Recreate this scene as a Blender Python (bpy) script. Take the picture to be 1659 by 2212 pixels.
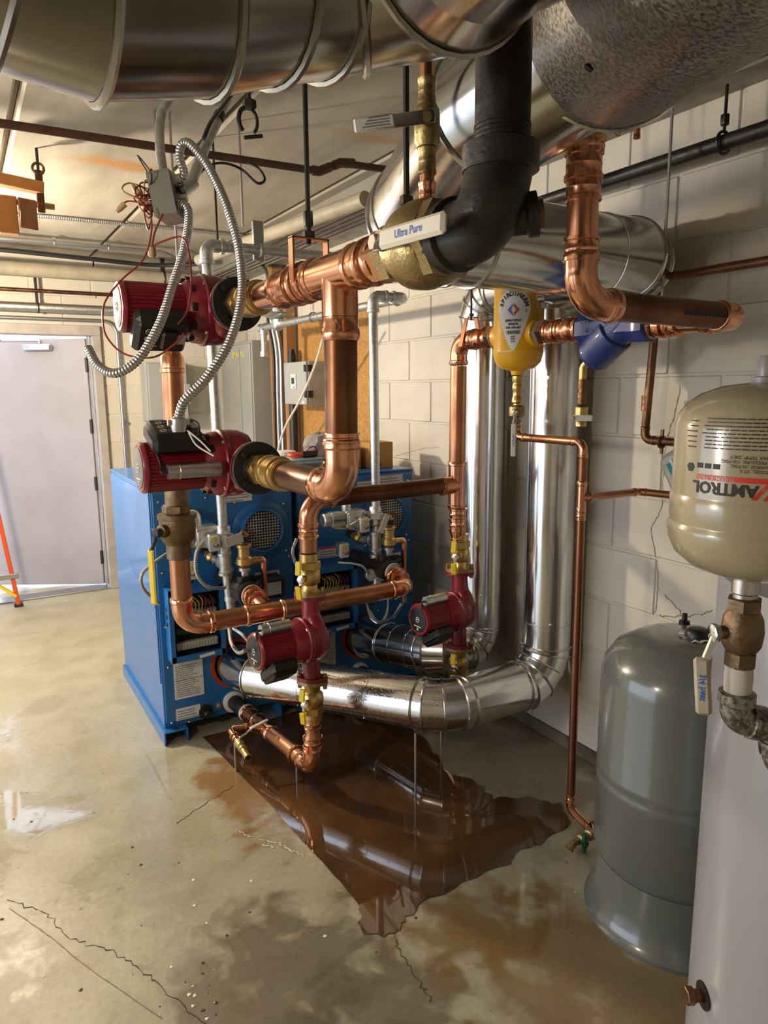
import bpy, math, random
from mathutils import Vector, Matrix
import numpy as np
random.seed(7)
for o in list(bpy.data.objects): bpy.data.objects.remove(o)
SC = bpy.context.scene
COL = SC.collection
V = Vector

# ------------------------------------------------------------------ camera
CAMZ = 1.60
YAW, PITCH, ROLL, FPX = math.radians(30.5), math.radians(9.89), math.radians(-0.52), 1534.0
def _basis():
    cy, sy, cp, sp = math.cos(YAW), math.sin(YAW), math.cos(PITCH), math.sin(PITCH)
    f = V((sy*cp, cy*cp, -sp)); r = V((cy, -sy, 0)); u = r.cross(f)
    c, s = math.cos(ROLL), math.sin(ROLL)
    return c*r + s*u, -s*r + c*u, f
CR, CU, CF = _basis()
CC = V((0, 0, CAMZ))
cam = bpy.data.cameras.new('camera'); camo = bpy.data.objects.new('camera', cam); COL.objects.link(camo)
cam.sensor_fit = 'HORIZONTAL'; cam.sensor_width = 36.0; cam.lens = 36.0*FPX/1659.0
cam.clip_start = 0.02; cam.clip_end = 100
M = Matrix((CR, CU, -CF)).transposed().to_4x4(); M.translation = CC
camo.matrix_world = M
SC.camera = camo
def ray(x, y): return CF + CR*((x-829.5)/FPX) - CU*((y-1106)/FPX)
def at(x, y, ax, val):
    """place in the room seen at photo pixel x,y on the plane ax=val"""
    d = ray(x, y); i = 'xyz'.index(ax)
    return CC + d*((val-CC[i])/d[i])
def dp(x, y, depth): return CC + ray(x, y)*depth

# ------------------------------------------------------------------ world, lights, exposure
EXPOSURE = 0.40
SC.view_settings.view_transform = 'Standard'; SC.view_settings.look = 'None'
SC.view_settings.gamma = 1.0; SC.view_settings.use_curve_mapping = False
SC.view_settings.exposure = EXPOSURE
SC.cycles.max_bounces = 8; SC.cycles.diffuse_bounces = 4; SC.cycles.glossy_bounces = 5
SC.cycles.caustics_reflective = False; SC.cycles.caustics_refractive = False
SC.cycles.sample_clamp_indirect = 6.0
world = bpy.data.worlds.new('daylight'); SC.world = world; world.use_nodes = True
bg = world.node_tree.nodes['Background']
bg.inputs[0].default_value = (0.75, 0.84, 1.0, 1); bg.inputs[1].default_value = 3.4
def area(name, loc, size, size_y, power, color, direction):
    l = bpy.data.lights.new(name, 'AREA'); l.shape = 'RECTANGLE'; l.size = size; l.size_y = size_y
    l.energy = power; l.color = color
    o = bpy.data.objects.new(name, l); COL.objects.link(o); o.location = loc
    o.rotation_euler = V(direction).to_track_quat('-Z', 'Y').to_euler()
    return o
WARM = (1.0, 0.85, 0.63)
def point_light(name, loc, power, color, radius):
    l = bpy.data.lights.new(name, 'POINT'); l.energy = power; l.color = color; l.shadow_soft_size = radius
    o = bpy.data.objects.new(name, l); COL.objects.link(o); o.location = loc; return o
point_light('warm_point_light', (-0.22, 4.25, 2.10), 150.0, WARM, 0.06)      # bare lamp hanging from the ceiling, left of the view
point_light('warm_point_light', (-1.1, 1.3, 1.75), 38.0, WARM, 0.09)  # added fill light for the near side, no lamp known there
pt = area('doorway_daylight', (0.45, 6.26, 1.02), 1.05, 2.1, 1.0, (1, 1, 1), (0, -1, 0)); pt.data.cycles.is_portal = True
pt = area('unseen_opening_daylight', (-3.5, 3.5, 1.15), 2.3, 4.4, 1.0, (1, 1, 1), (1, 0, 0)); pt.data.cycles.is_portal = True  # sky portal at the assumed opening out of view

# ------------------------------------------------------------------ materials
MATS = {}
def mat(name, col, rough=0.5, metal=0.0, **k):
    m = bpy.data.materials.new(name); m.use_nodes = True; MATS[name] = m
    nt = m.node_tree; b = nt.nodes['Principled BSDF']
    b.inputs['Base Color'].default_value = (*col, 1); b.inputs['Roughness'].default_value = rough
    b.inputs['Metallic'].default_value = metal
    if 'coat' in k: b.inputs['Coat Weight'].default_value = k['coat']; b.inputs['Coat Roughness'].default_value = k.get('coat_r', 0.1)
    if 'trans' in k: b.inputs['Transmission Weight'].default_value = k['trans']
    if 'emit' in k: b.inputs['Emission Color'].default_value = (*k['emit'][:3], 1); b.inputs['Emission Strength'].default_value = k['emit'][3]
    tc = nt.nodes.new('ShaderNodeTexCoord')
    def noise(scale, detail=4, dist=0.0, coord='Object', sc=None):
        n = nt.nodes.new('ShaderNodeTexNoise'); n.inputs['Scale'].default_value = scale
        n.inputs['Detail'].default_value = detail; n.inputs['Distortion'].default_value = dist
        src = tc.outputs[coord]
        if sc:
            mp = nt.nodes.new('ShaderNodeMapping'); mp.inputs['Scale'].default_value = sc
            nt.links.new(src, mp.inputs[0]); src = mp.outputs[0]
        nt.links.new(src, n.inputs['Vector']); return n.outputs['Fac']
    def ramp(fac, stops):
        r = nt.nodes.new('ShaderNodeValToRGB'); nt.links.new(fac, r.inputs[0])
        e = r.color_ramp.elements
        while len(e) < len(stops): e.new(0.5)
        for q, (p, c) in zip(e, stops):
            q.position = p; q.color = (*c, 1) if len(c) == 3 else c
        return r.outputs[0]
    def mix(f, a, b2, mode='MIX'):
        x = nt.nodes.new('ShaderNodeMix'); x.data_type = 'RGBA'; x.blend_type = mode
        for s, v in ((x.inputs['Factor'], f), (x.inputs['A'], a), (x.inputs['B'], b2)):
            if hasattr(v, 'is_output'): nt.links.new(v, s)
            elif isinstance(v, (int, float)): s.default_value = v
            else: s.default_value = (*v, 1)
        return x.outputs['Result']
    def bump(h, strength=0.2, dist=0.01):
        bp = nt.nodes.new('ShaderNodeBump'); bp.inputs['Strength'].default_value = strength; bp.inputs['Distance'].default_value = dist
        nt.links.new(h, bp.inputs['Height']); nt.links.new(bp.outputs[0], b.inputs['Normal'])
    def setc(v): nt.links.new(v, b.inputs['Base Color'])
    def setr(v): nt.links.new(v, b.inputs['Roughness'])
    m['_'] = 0
    H = dict(nt=nt, b=b, tc=tc, noise=noise, ramp=ramp, mix=mix, bump=bump, setc=setc, setr=setr)
    if 'var' in k:      # gentle two-tone variation: (scale, colour2, roughness lo, hi[, bump])
        v = k['var']; f = noise(v[0], 5, 0.3)
        setc(ramp(f, [(0.32, col), (0.68, v[1])]))
        if len(v) > 2: setr(ramp(f, [(0.3, (v[2],)*3), (0.7, (v[3],)*3)]))
        if len(v) > 4: bump(noise(v[0]*6, 6), v[4], 0.004)
    return m, H
def g(v): return (v, v, v)
mat('paint_wall', (0.63, 0.575, 0.485), 0.55, var=(5, (0.69, 0.64, 0.55), 0.45, 0.7, 0.35))
mat('mortar', (0.60, 0.56, 0.48), 0.7, var=(12, (0.66, 0.62, 0.54), 0.6, 0.8, 0.4))
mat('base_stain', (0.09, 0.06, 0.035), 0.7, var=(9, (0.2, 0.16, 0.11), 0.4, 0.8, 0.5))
mat('copper', (0.76, 0.38, 0.23), 0.22, 1.0, var=(9, (0.58, 0.27, 0.15), 0.15, 0.25))
mat('copper_pipe', (0.56, 0.275, 0.15), 0.3, 1.0, var=(7, (0.38, 0.17, 0.085), 0.29, 0.4))
mat('copper_dark', (0.19, 0.088, 0.044), 0.34, 1.0, var=(8, (0.115, 0.05, 0.025), 0.29, 0.42))
mat('copper_red', (0.34, 0.145, 0.075), 0.28, 1.0, var=(8, (0.24, 0.095, 0.05), 0.29, 0.38))
mat('copper_old', (0.15, 0.075, 0.045), 0.42, 1.0, var=(14, (0.26, 0.13, 0.07), 0.3, 0.5))
mat('brass', (0.66, 0.47, 0.18), 0.28, 1.0, var=(18, (0.5, 0.34, 0.12), 0.29, 0.40))
mat('brass_cast', (0.42, 0.32, 0.15), 0.42, 1.0, var=(30, (0.3, 0.22, 0.1), 0.36, 0.55, 0.3))
mat('bronze_old', (0.24, 0.17, 0.10), 0.48, 1.0, var=(25, (0.15, 0.105, 0.065), 0.4, 0.6, 0.3))
mat('black_iron', (0.013, 0.011, 0.010), 0.42, 0.1, var=(20, (0.022, 0.018, 0.015), 0.34, 0.55, 0.25))
mat('black_plastic', (0.008, 0.008, 0.009), 0.42)
mat('black_paint', (0.006, 0.006, 0.007), 0.45, var=(40, (0.011, 0.011, 0.012), 0.4, 0.55, 0.2))
mat('box_steel', (0.30, 0.30, 0.29), 0.42, 0.8, var=(12, (0.24, 0.24, 0.235), 0.36, 0.5))
mat('rubber', (0.02, 0.02, 0.02), 0.7)
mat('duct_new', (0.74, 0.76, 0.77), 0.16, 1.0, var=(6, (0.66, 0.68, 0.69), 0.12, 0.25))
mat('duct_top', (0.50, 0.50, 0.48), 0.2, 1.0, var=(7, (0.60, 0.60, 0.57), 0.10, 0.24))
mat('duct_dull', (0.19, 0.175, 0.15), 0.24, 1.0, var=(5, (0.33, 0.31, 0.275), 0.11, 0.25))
mat('seam_dull', (0.34, 0.33, 0.30), 0.3, 1.0)
mat('seam', (0.62, 0.63, 0.63), 0.22, 1.0)
mat('steel', (0.55, 0.56, 0.57), 0.3, 1.0, var=(20, (0.45, 0.46, 0.47), 0.29, 0.4))
mat('chrome', (0.78, 0.78, 0.78), 0.15, 1.0)
mat('flex_steel', (0.52, 0.53, 0.54), 0.3, 1.0)
mat('dark_rod', (0.05, 0.045, 0.04), 0.45, 0.8)
mat('rust_pipe', (0.075, 0.038, 0.022), 0.6, 0.3, var=(18, (0.12, 0.06, 0.035), 0.5, 0.7))
mat('boiler_blue', (0.012, 0.135, 0.40), 0.28, coat=0.3, coat_r=0.1, var=(3, (0.014, 0.15, 0.43), 0.30, 0.38))
mat('blue_fitting', (0.012, 0.03, 0.17), 0.36, coat=0.3, var=(60, (0.018, 0.045, 0.22), 0.3, 0.45, 0.35))
mat('blue_print', (0.05, 0.16, 0.55), 0.4)
mat('pump_red', (0.25, 0.006, 0.020), 0.30, coat=0.35, coat_r=0.1, var=(8, (0.20, 0.005, 0.016), 0.30, 0.38))
mat('yellow_paint', (0.83, 0.44, 0.012), 0.32, coat=0.4, var=(12, (0.78, 0.40, 0.01), 0.30, 0.4))
mat('yellow_grip', (0.86, 0.62, 0.02), 0.42)
mat('white_grip', (0.72, 0.68, 0.58), 0.42)
mat('cream_grip', (0.52, 0.47, 0.36), 0.45, var=(20, (0.42, 0.37, 0.27), 0.4, 0.6))
mat('white_label', (0.74, 0.74, 0.72), 0.45)
mat('grey_label', (0.52, 0.52, 0.51), 0.4)
mat('ink', (0.02, 0.02, 0.022), 0.6)
mat('grey_ink', (0.22, 0.22, 0.22), 0.6)
mat('red_ink', (0.62, 0.035, 0.02), 0.5)
mat('orange_marker', (0.85, 0.11, 0.02), 0.6)
mat('yellow_ink', (0.75, 0.62, 0.05), 0.6)
mat('tank_beige', (0.37, 0.315, 0.20), 0.22, coat=0.5, coat_r=0.08)
mat('tank_grey', (0.125, 0.135, 0.125), 0.24, coat=0.6, coat_r=0.08)
mat('heater_grey', (0.33, 0.32, 0.335), 0.24, coat=0.4, coat_r=0.1)
mat('panel_grey', (0.40, 0.41, 0.40), 0.42, var=(5, (0.36, 0.37, 0.355), 0.38, 0.5))
mat('cabinet_grey', (0.33, 0.33, 0.30), 0.45, var=(4, (0.29, 0.29, 0.265), 0.4, 0.55))
mat('door_paint', (0.40, 0.37, 0.41), 0.42, var=(3.5, (0.35, 0.325, 0.36), 0.36, 0.55))
mat('frame_paint', (0.36, 0.32, 0.29), 0.5, var=(9, (0.46, 0.41, 0.37), 0.4, 0.6))
mat('wood', (0.34, 0.16, 0.055), 0.6)
mat('wood_orange', (0.62, 0.25, 0.06), 0.6, var=(20, (0.5, 0.2, 0.05), 0.5, 0.7))
mat('cardboard', (0.47, 0.26, 0.07), 0.75, var=(14, (0.43, 0.235, 0.06), 0.7, 0.85))
mat('white_paper', (0.78, 0.77, 0.74), 0.7)
mat('clear_plastic', (0.55, 0.62, 0.66), 0.15, coat=0.3)
mat('grey_bag', (0.36, 0.35, 0.36), 0.35, var=(25, (0.22, 0.21, 0.22), 0.25, 0.5))
mat('insulation', (0.40, 0.35, 0.26), 0.5, var=(10, (0.30, 0.26, 0.19), 0.4, 0.7))
mat('foil', (0.6, 0.6, 0.6), 0.24, 1.0, var=(30, (0.5, 0.5, 0.5), 0.29, 0.4, 0.6))
mat('ladder_orange', (0.66, 0.085, 0.02), 0.45)
mat('wire_red', (0.30, 0.03, 0.025), 0.4)
mat('wire_black', (0.015, 0.015, 0.015), 0.4)
mat('wire_white', (0.7, 0.7, 0.68), 0.4)
mat('wire_yellow', (0.7, 0.55, 0.05), 0.4)
mat('wire_nut', (0.55, 0.36, 0.19), 0.5)
mat('green_handle', (0.005, 0.08, 0.03), 0.4)
mat('red_plastic', (0.75, 0.06, 0.02), 0.4)
mat('gasket_red', (0.42, 0.05, 0.012), 0.6)
mat('solder', (0.55, 0.53, 0.5), 0.35, 1.0)
mat('tape_white', (0.62, 0.60, 0.56), 0.7)
mat('dark_void', (0.008, 0.008, 0.009), 0.8)
mat('screen', (0.03, 0.035, 0.04), 0.2)
mat('circuit', (0.03, 0.035, 0.03), 0.5)
mat('teal', (0.01, 0.22, 0.33), 0.4)
mat('pale_tank', (0.45, 0.45, 0.42), 0.4)
mat('crack_dark', (0.075, 0.055, 0.034), 0.8)
mat('scratch_brown', (0.22, 0.18, 0.12), 0.6)
mat('grille', (0.62, 0.62, 0.60), 0.4)
mat('debris_white', (0.75, 0.73, 0.66), 0.4)
mat('tube_glow', (1, 1, 1), 0.5, emit=(1.0, 0.86, 0.66, 3.0))
mat('outside_ground', (0.55, 0.55, 0.53), 0.8)

# OSB
m, h = mat('osb', (0.5, 0.26, 0.07), 0.65)
f = h['noise'](34, 3, 2.2, sc=(1, 1.2, 0.9)); f2 = h['noise'](80, 2, 1.2, sc=(1, 0.6, 1.3))
h['setc'](h['mix'](h['ramp'](f2, [(0.4, g(0)), (0.62, g(0.75))]), h['ramp'](f, [(0.3, (0.30, 0.125, 0.022)), (0.55, (0.56, 0.29, 0.07)), (0.75, (0.68, 0.42, 0.14))]), (0.38, 0.17, 0.035)))
# galvanised (spangle)
for nm, c1, c2, r1, r2 in (('galv_pipe', (0.62, 0.64, 0.64), (0.46, 0.475, 0.475), 0.36, 0.5), ('galv_old', (0.52, 0.50, 0.47), (0.20, 0.185, 0.17), 0.3, 0.55)):
    m, h = mat(nm, c1, r1, 1.0)
    f = h['noise'](170 if nm == 'galv_old' else 55, 3, 0.5); f2 = h['noise'](6, 3, 0.4)
    h['setc'](h['mix'](f2, h['ramp'](f, [(0.38, c2), (0.6, c1)]), c1, 'MULTIPLY') if nm == 'galv_old' else h['ramp'](f, [(0.35, c2), (0.62, c1)]))
    h['setr'](h['ramp'](f, [(0.3, g(r1)), (0.7, g(r2))]))
# spattered near flue (water drops)
m, h = mat('duct_wet', (0.74, 0.76, 0.77), 0.16, 1.0)
f = h['noise'](230, 2, 0.2); h['setr'](h['ramp'](f, [(0.45, g(0.13)), (0.66, g(0.3))])); h['bump'](h['ramp'](f, [(0.60, g(0)), (0.7, g(1))]), 0.10, 0.001)
# ceiling concrete with rust stains
m, h = mat('ceiling_concrete', (0.4, 0.35, 0.28), 0.75)
f = h['noise'](2.2, 6, 0.5, sc=(2.5, 0.6, 1)); f2 = h['noise'](1.3, 3, 0.8, sc=(0.7, 2.2, 1)); f3 = h['noise'](70, 3)
c = h['ramp'](f, [(0.3, (0.27, 0.235, 0.185)), (0.7, (0.44, 0.40, 0.33))])
c = h['mix'](h['ramp'](f2, [(0.63, g(0)), (0.74, g(0.75))]), c, (0.36, 0.17, 0.04))
nt = h['nt']; cn = h['noise'](7, 6, 0.4)
def spot_at(h, nz, cx, cy, rad, stretch):
    nt = h['nt']; mp = nt.nodes.new('ShaderNodeMapping')
    mp.inputs['Location'].default_value = (-cx/rad, -cy/(rad*stretch), 0); mp.inputs['Scale'].default_value = (1/rad, 1/(rad*stretch), 0)
    ln = nt.nodes.new('ShaderNodeVectorMath'); ln.operation = 'LENGTH'
    nt.links.new(h['tc'].outputs['Object'], mp.inputs[0]); nt.links.new(mp.outputs[0], ln.inputs[0])
    ad = nt.nodes.new('ShaderNodeMath'); ad.operation = 'MULTIPLY_ADD'; nt.links.new(nz, ad.inputs[0]); ad.inputs[1].default_value = 1.6; nt.links.new(ln.outputs['Value'], ad.inputs[2])
    sb = nt.nodes.new('ShaderNodeMath'); sb.operation = 'SUBTRACT'; nt.links.new(ad.outputs[0], sb.inputs[0]); sb.inputs[1].default_value = 0.8
    return h['ramp'](sb.outputs[0], [(0.35, g(0.85)), (1.0, g(0))])
ps_ = at(265, 355, 'z', 2.6)
c = h['mix'](spot_at(h, cn, ps_.x, ps_.y, 0.30, 0.32), c, (0.40, 0.19, 0.045))
h['setc'](c); h['bump'](f3, 0.25, 0.004)
mat('beam_steel', (0.30, 0.28, 0.24), 0.5, 0.2, var=(8, (0.24, 0.215, 0.18), 0.4, 0.6))
# wet concrete floor
m, h = mat('floor_concrete', (0.36, 0.32, 0.22), 0.4)
nt = h['nt']
big = h['noise'](0.9, 5, 0.6); mid = h['noise'](4.5, 9, 0.3); fine = h['noise'](55, 6); spots = h['noise'](9, 8, 0.35)
c = h['ramp'](mid, [(0.25, (0.32, 0.285, 0.185)), (0.55, (0.41, 0.375, 0.265)), (0.8, (0.47, 0.44, 0.33))])
def spot(cx, cy, rad, stretch=1.0):
    """irregular stain of its own shape around a floor point"""
    mp = nt.nodes.new('ShaderNodeMapping'); mp.vector_type = 'POINT'
    mp.inputs['Location'].default_value = (-cx/rad, -cy/(rad*stretch), 0); mp.inputs['Scale'].default_value = (1/rad, 1/(rad*stretch), 0)
    ln = nt.nodes.new('ShaderNodeVectorMath'); ln.operation = 'LENGTH'
    nt.links.new(h['tc'].outputs['Object'], mp.inputs[0]); nt.links.new(mp.outputs[0], ln.inputs[0])
    ad = nt.nodes.new('ShaderNodeMath'); ad.operation = 'MULTIPLY_ADD'
    nt.links.new(spots, ad.inputs[0]); ad.inputs[1].default_value = 2.4; nt.links.new(ln.outputs['Value'], ad.inputs[2])
    return h['ramp'](sub(ad.outputs[0], 1.2), [(0.55, g(1)), (1.0, g(0))])
def sub(a, v):
    s = nt.nodes.new('ShaderNodeMath'); s.operation = 'SUBTRACT'; nt.links.new(a, s.inputs[0]); s.inputs[1].default_value = v; return s.outputs[0]
def mul(a, v):
    s = nt.nodes.new('ShaderNodeMath'); s.operation = 'MULTIPLY'; nt.links.new(a, s.inputs[0])
    if hasattr(v, 'is_output'): nt.links.new(v, s.inputs[1])
    else: s.inputs[1].default_value = v
    return s.outputs[0]
for (cx, cy, rad, stv, col, a) in ((0.62, 1.62, 0.34, 1.0, (0.115, 0.085, 0.055), 0.75), (0.80, 1.40, 0.28, 0.8, (0.10, 0.08, 0.055), 0.7), (0.62, 1.22, 0.30, 0.7, (0.14, 0.11, 0.07), 0.6),
                                 (1.18, 1.50, 0.26, 0.7, (0.20, 0.115, 0.03), 0.8), (1.35, 1.15, 0.42, 1.0, (0.22, 0.13, 0.04), 0.7), (0.84, 2.55, 0.16, 2.6, (0.26, 0.125, 0.03), 0.85), (1.95, 2.2, 0.5, 1.5, (0.14, 0.095, 0.05), 0.55)):
    c = h['mix'](mul(spot(cx, cy, rad, stv), a), c, col)
c = h['mix'](h['ramp'](h['noise'](26, 4, 1.5), [(0.70, g(0)), (0.76, g(0.8))]), c, (0.10, 0.075, 0.045))
c = h['mix'](0.25, c, h['ramp'](fine, [(0.3, g(0.25)), (0.7, g(0.6))]), 'OVERLAY')
h['setc'](c)
# wet film: reaches from the boilers to about y=3.9, in broken patches
sep = nt.nodes.new('ShaderNodeSeparateXYZ'); nt.links.new(h['tc'].outputs['Object'], sep.inputs[0])
yy = nt.nodes.new('ShaderNodeMath'); yy.operation = 'MULTIPLY_ADD'; nt.links.new(mid, yy.inputs[0]); yy.inputs[1].default_value = 0.9; nt.links.new(sep.outputs['Y'], yy.inputs[2])
dry = h['ramp'](mul(yy.outputs[0], 0.2), [(0.865, g(0)), (0.885, g(1))])
wet = h['ramp'](h['noise'](3.2, 7, 0.6), [(0.36, g(0.10)), (0.50, g(0.25)), (0.62, g(0.42))])
wet2 = h['mix'](h['ramp'](h['noise'](38, 4, 0.6), [(0.52, g(0)), (0.6, g(0.4))]), wet, g(0.42))
for (cx, cy, rad, stv) in ((0.02, 2.86, 0.34, 0.75), (0.62, 2.86, 0.20, 1.5), (-0.35, 2.6, 0.3, 1.0), (1.38, 1.52, 0.15, 1.6), (0.42, 3.2, 0.12, 3.0)):
    wet2 = h['mix'](mul(spot(cx, cy, rad, stv), 0.97), wet2, g(0.035))
wet2 = h['mix'](mul(spot(0.02, 1.72, 0.55, 0.9), 0.95), wet2, g(0.5))     # dry patch nearest the camera
h['setr'](h['mix'](dry, wet2, g(0.55)))
bpv = nt.nodes.new('ShaderNodeMath'); bpv.operation = 'MULTIPLY'
nt.links.new(h['noise'](30, 5), bpv.inputs[0]); nt.links.new(wet2, bpv.inputs[1])
h['bump'](bpv.outputs[0], 0.35, 0.006)
h['b'].inputs['Specular IOR Level'].default_value = 0.6
# brown standing water
m, h = mat('brown_water', (0.05, 0.022, 0.008), 0.04, coat=0.6, coat_r=0.03)
f = h['noise'](2.6, 5, 0.8); f2 = h['noise'](18, 4)
h['setc'](h['ramp'](f, [(0.3, (0.055, 0.026, 0.011)), (0.6, (0.12, 0.055, 0.02)), (0.8, (0.17, 0.095, 0.045))]))
h['setr'](h['ramp'](f2, [(0.55, g(0.03)), (0.75, g(0.12))]))

# ------------------------------------------------------------------ mesh helpers
def frame(w):
    w = V(w).normalized(); a = V((0, 0, 1)) if abs(w.z) < 0.9 else V((1, 0, 0))
    u = a.cross(w).normalized(); return u, w.cross(u), w
def fillet(pts, R, n=7):
    """polyline with every inner corner rounded at radius R"""
    pts = [V(p) for p in pts]; out = [pts[0]]
    for i in range(1, len(pts)-1):
        a, b, c = pts[i-1], pts[i], pts[i+1]; d1 = (a-b).normalized(); d2 = (c-b).normalized()
        ang = d1.angle(d2)
        if ang > 3.10: out.append(b); continue
        r = R[i-1] if isinstance(R, (list, tuple)) else R
        t = min(r/math.tan(ang/2), 0.48*(a-b).length, 0.48*(c-b).length); r2 = t*math.tan(ang/2)
        cen = b + (d1+d2).normalized()*(r2/math.sin(ang/2)); p1 = b+d1*t; p2 = b+d2*t
        v1 = p1-cen; v2 = p2-cen; th = v1.angle(v2); ax = v1.cross(v2).normalized()
        for k in range(n+1): out.append(cen + Matrix.Rotation(th*k/n, 3, ax) @ v1)
    out.append(pts[-1]); return out
def spline(pts, n=8):
    """Catmull-Rom through pts"""
    P = [V(p) for p in pts]; P = [P[0]*2-P[1]] + P + [P[-1]*2-P[-2]]; out = []
    for i in range(1, len(P)-2):
        for k in range(n):
            t = k/n; a, b, c, d = P[i-1:i+3]
            out.append(0.5*((2*b) + (c-a)*t + (2*a-5*b+4*c-d)*t*t + (3*b-a-3*c+d)*t**3))
    out.append(P[-2]); return out
class MB:
    def __init__(s): s.v = []; s.f = []
    def raw(s, vs, fs):
        o = len(s.v); s.v += [V(p) for p in vs]; s.f += [tuple(i+o for i in q) for q in fs]; return s
    def box(s, c, size, rot=None, bev=0.0):
        x, y, z = (q/2 for q in size); c = V(c); R = rot if rot is not None else Matrix.Identity(3)
        if bev <= 0:
            vs = [(a*x, b*y, d*z) for a in (-1, 1) for b in (-1, 1) for d in (-1, 1)]
            fs = [(0,1,3,2),(4,6,7,5),(0,4,5,1),(2,3,7,6),(0,2,6,4),(1,5,7,3)]
        else:
            e = min(bev, x*.9, y*.9, z*.9); vs = []; fs = []; idx = {}
            for a in (-1, 1):
                for b in (-1, 1):
                    for d in (-1, 1):
                        for k in range(3):
                            q = [a*x, b*y, d*z]; sg = (a, b, d)
                            for j in range(3):
                                if j != k: q[j] -= sg[j]*e
                            idx[(a, b, d, k)] = len(vs); vs.append(q)
            for k in range(3):
                i, j = [q for q in range(3) if q != k]
                for sg in (-1, 1):
                    loop = []
                    for (p, q) in ((-1,-1),(1,-1),(1,1),(-1,1)):
                        t = [0]*3; t[k] = sg; t[i] = p; t[j] = q; loop.append(idx[(*t, k)])
                    flip = (sg > 0) == (k != 1); fs.append(tuple(loop if flip else loop[::-1]))
            for k in range(3):      # edges along axis k
                i, j = [q for q in range(3) if q != k]
                for p in (-1, 1):
                    for q in (-1, 1):
                        lo = [0]*3; hi = [0]*3; lo[k] = -1; hi[k] = 1; lo[i] = hi[i] = p; lo[j] = hi[j] = q
                        fs.append((idx[(*lo, i)], idx[(*hi, i)], idx[(*hi, j)], idx[(*lo, j)]))
            for a in (-1, 1):
                for b in (-1, 1):
                    for d in (-1, 1): fs.append(tuple(idx[(a, b, d, k)] for k in range(3)))
        return s.raw([c + R @ V(p) for p in vs], fs)
    def tube(s, pts, r, n=16, caps=True, closed=False, u0=None):
        """mitred sweep; r may be a list (then rings stay perpendicular)"""
        P = [V(p) for p in pts]; m = len(P)
        if isinstance(r, (list, tuple)) or closed: return s._sweep(P, r, n, caps, closed)
        d = [(P[i+1]-P[i]).normalized() for i in range(m-1)]
        u, v, w = frame(d[0]); ring = [P[0] + (u*math.cos(2*math.pi*k/n) + v*math.sin(2*math.pi*k/n))*r for k in range(n)]
        rings = [ring]
        for i in range(1, m):
            if i < m-1: nn = (d[i-1]+d[i]); nn = nn.normalized() if nn.length > 1e-6 else d[i-1]
            else: nn = d[i-1]
            den = d[i-1].dot(nn)
            ring = [q + d[i-1]*((P[i]-q).dot(nn)/den) for q in ring]; rings.append(ring)
        return s._skin(rings, n, caps)
    def _sweep(s, P, r, n, caps, closed):
        m = len(P); rr = r if isinstance(r, (list, tuple)) else [r]*m
        T = [(P[(i+1) % m]-P[i-1] if closed else P[min(i+1, m-1)]-P[max(i-1, 0)]).normalized() for i in range(m)]
        u = frame(T[0])[0]; rings = []
        for i in range(m):
            u = (u - T[i]*u.dot(T[i])).normalized(); v = T[i].cross(u)
            rings.append([P[i] + (u*math.cos(2*math.pi*k/n) + v*math.sin(2*math.pi*k/n))*rr[i] for k in range(n)])
        if closed: rings.append(rings[0])
        return s._skin(rings, n, caps and not closed)
    def _skin(s, rings, n, caps):
        vs = [p for q in rings for p in q]; fs = []
        for i in range(len(rings)-1):
            for k in range(n):
                k2 = (k+1) % n; fs.append((i*n+k, i*n+k2, (i+1)*n+k2, (i+1)*n+k))
        if caps: fs.append(tuple(range(n))[::-1]); fs.append(tuple((len(rings)-1)*n+k for k in range(n)))
        return s.raw(vs, fs)
    def lathe(s, prof, o, axis, n=24, phase=0.0):
        """prof: (radius, height) along axis"""
        u, v, w = frame(axis); o = V(o); rings = []
        for (r, hh) in prof:
            rings.append([o + w*hh + (u*math.cos(2*math.pi*(k+phase)/n) + v*math.sin(2*math.pi*(k+phase)/n))*max(r, 1e-5) for k in range(n)])
        return s._skin(rings, n, True)
    def torus(s, c, axis, R, r, n=28, k=8):
        u, v, w = frame(axis); c = V(c)
        return s.tube([c + (u*math.cos(2*math.pi*i/n) + v*math.sin(2*math.pi*i/n))*R for i in range(n)], r, k, closed=True)
    def prism(s, poly, o, u, v, h):
        """2d polygon in u,v extruded along u x v by h"""
        u = V(u).normalized(); v = V(v).normalized(); w = u.cross(v); o = V(o); n = len(poly)
        vs = [o + u*a + v*b for a, b in poly] + [o + u*a + v*b + w*h for a, b in poly]
        fs = [tuple(range(n))[::-1], tuple(range(n, 2*n))] + [(i, (i+1) % n, (i+1) % n+n, i+n) for i in range(n)]
        return s.raw(vs, fs)
    def quad(s, o, u, v):
        o, u, v = V(o), V(u), V(v); return s.raw([o, o+u, o+u+v, o+v], [(0, 1, 2, 3)])
    def mesh(s, name, origin=None, sharp=38):
        o = V(origin) if origin is not None else V((0, 0, 0))
        me = bpy.data.meshes.new(name); me.from_pydata([tuple(p-o) for p in s.v], [], s.f); me.validate()
        me.polygons.foreach_set('use_smooth', [True]*len(me.polygons))
        me.set_sharp_from_angle(angle=math.radians(sharp)); me.update(); return me
def link(name, me, m, parent=None):
    o = bpy.data.objects.new(name, me); COL.objects.link(o)
    if m: me.materials.append(MATS[m])
    if parent: o.parent = parent
    return o
def thing(name, label, cat, loc=(0, 0, 0), group=None):
    o = bpy.data.objects.new(name, None); COL.objects.link(o); o.location = loc; o.empty_display_size = 0.05
    o['label'] = label; o['category'] = cat
    if group: o['group'] = group
    return o
def root(o):
    while o.parent: o = o.parent
    return o
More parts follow.
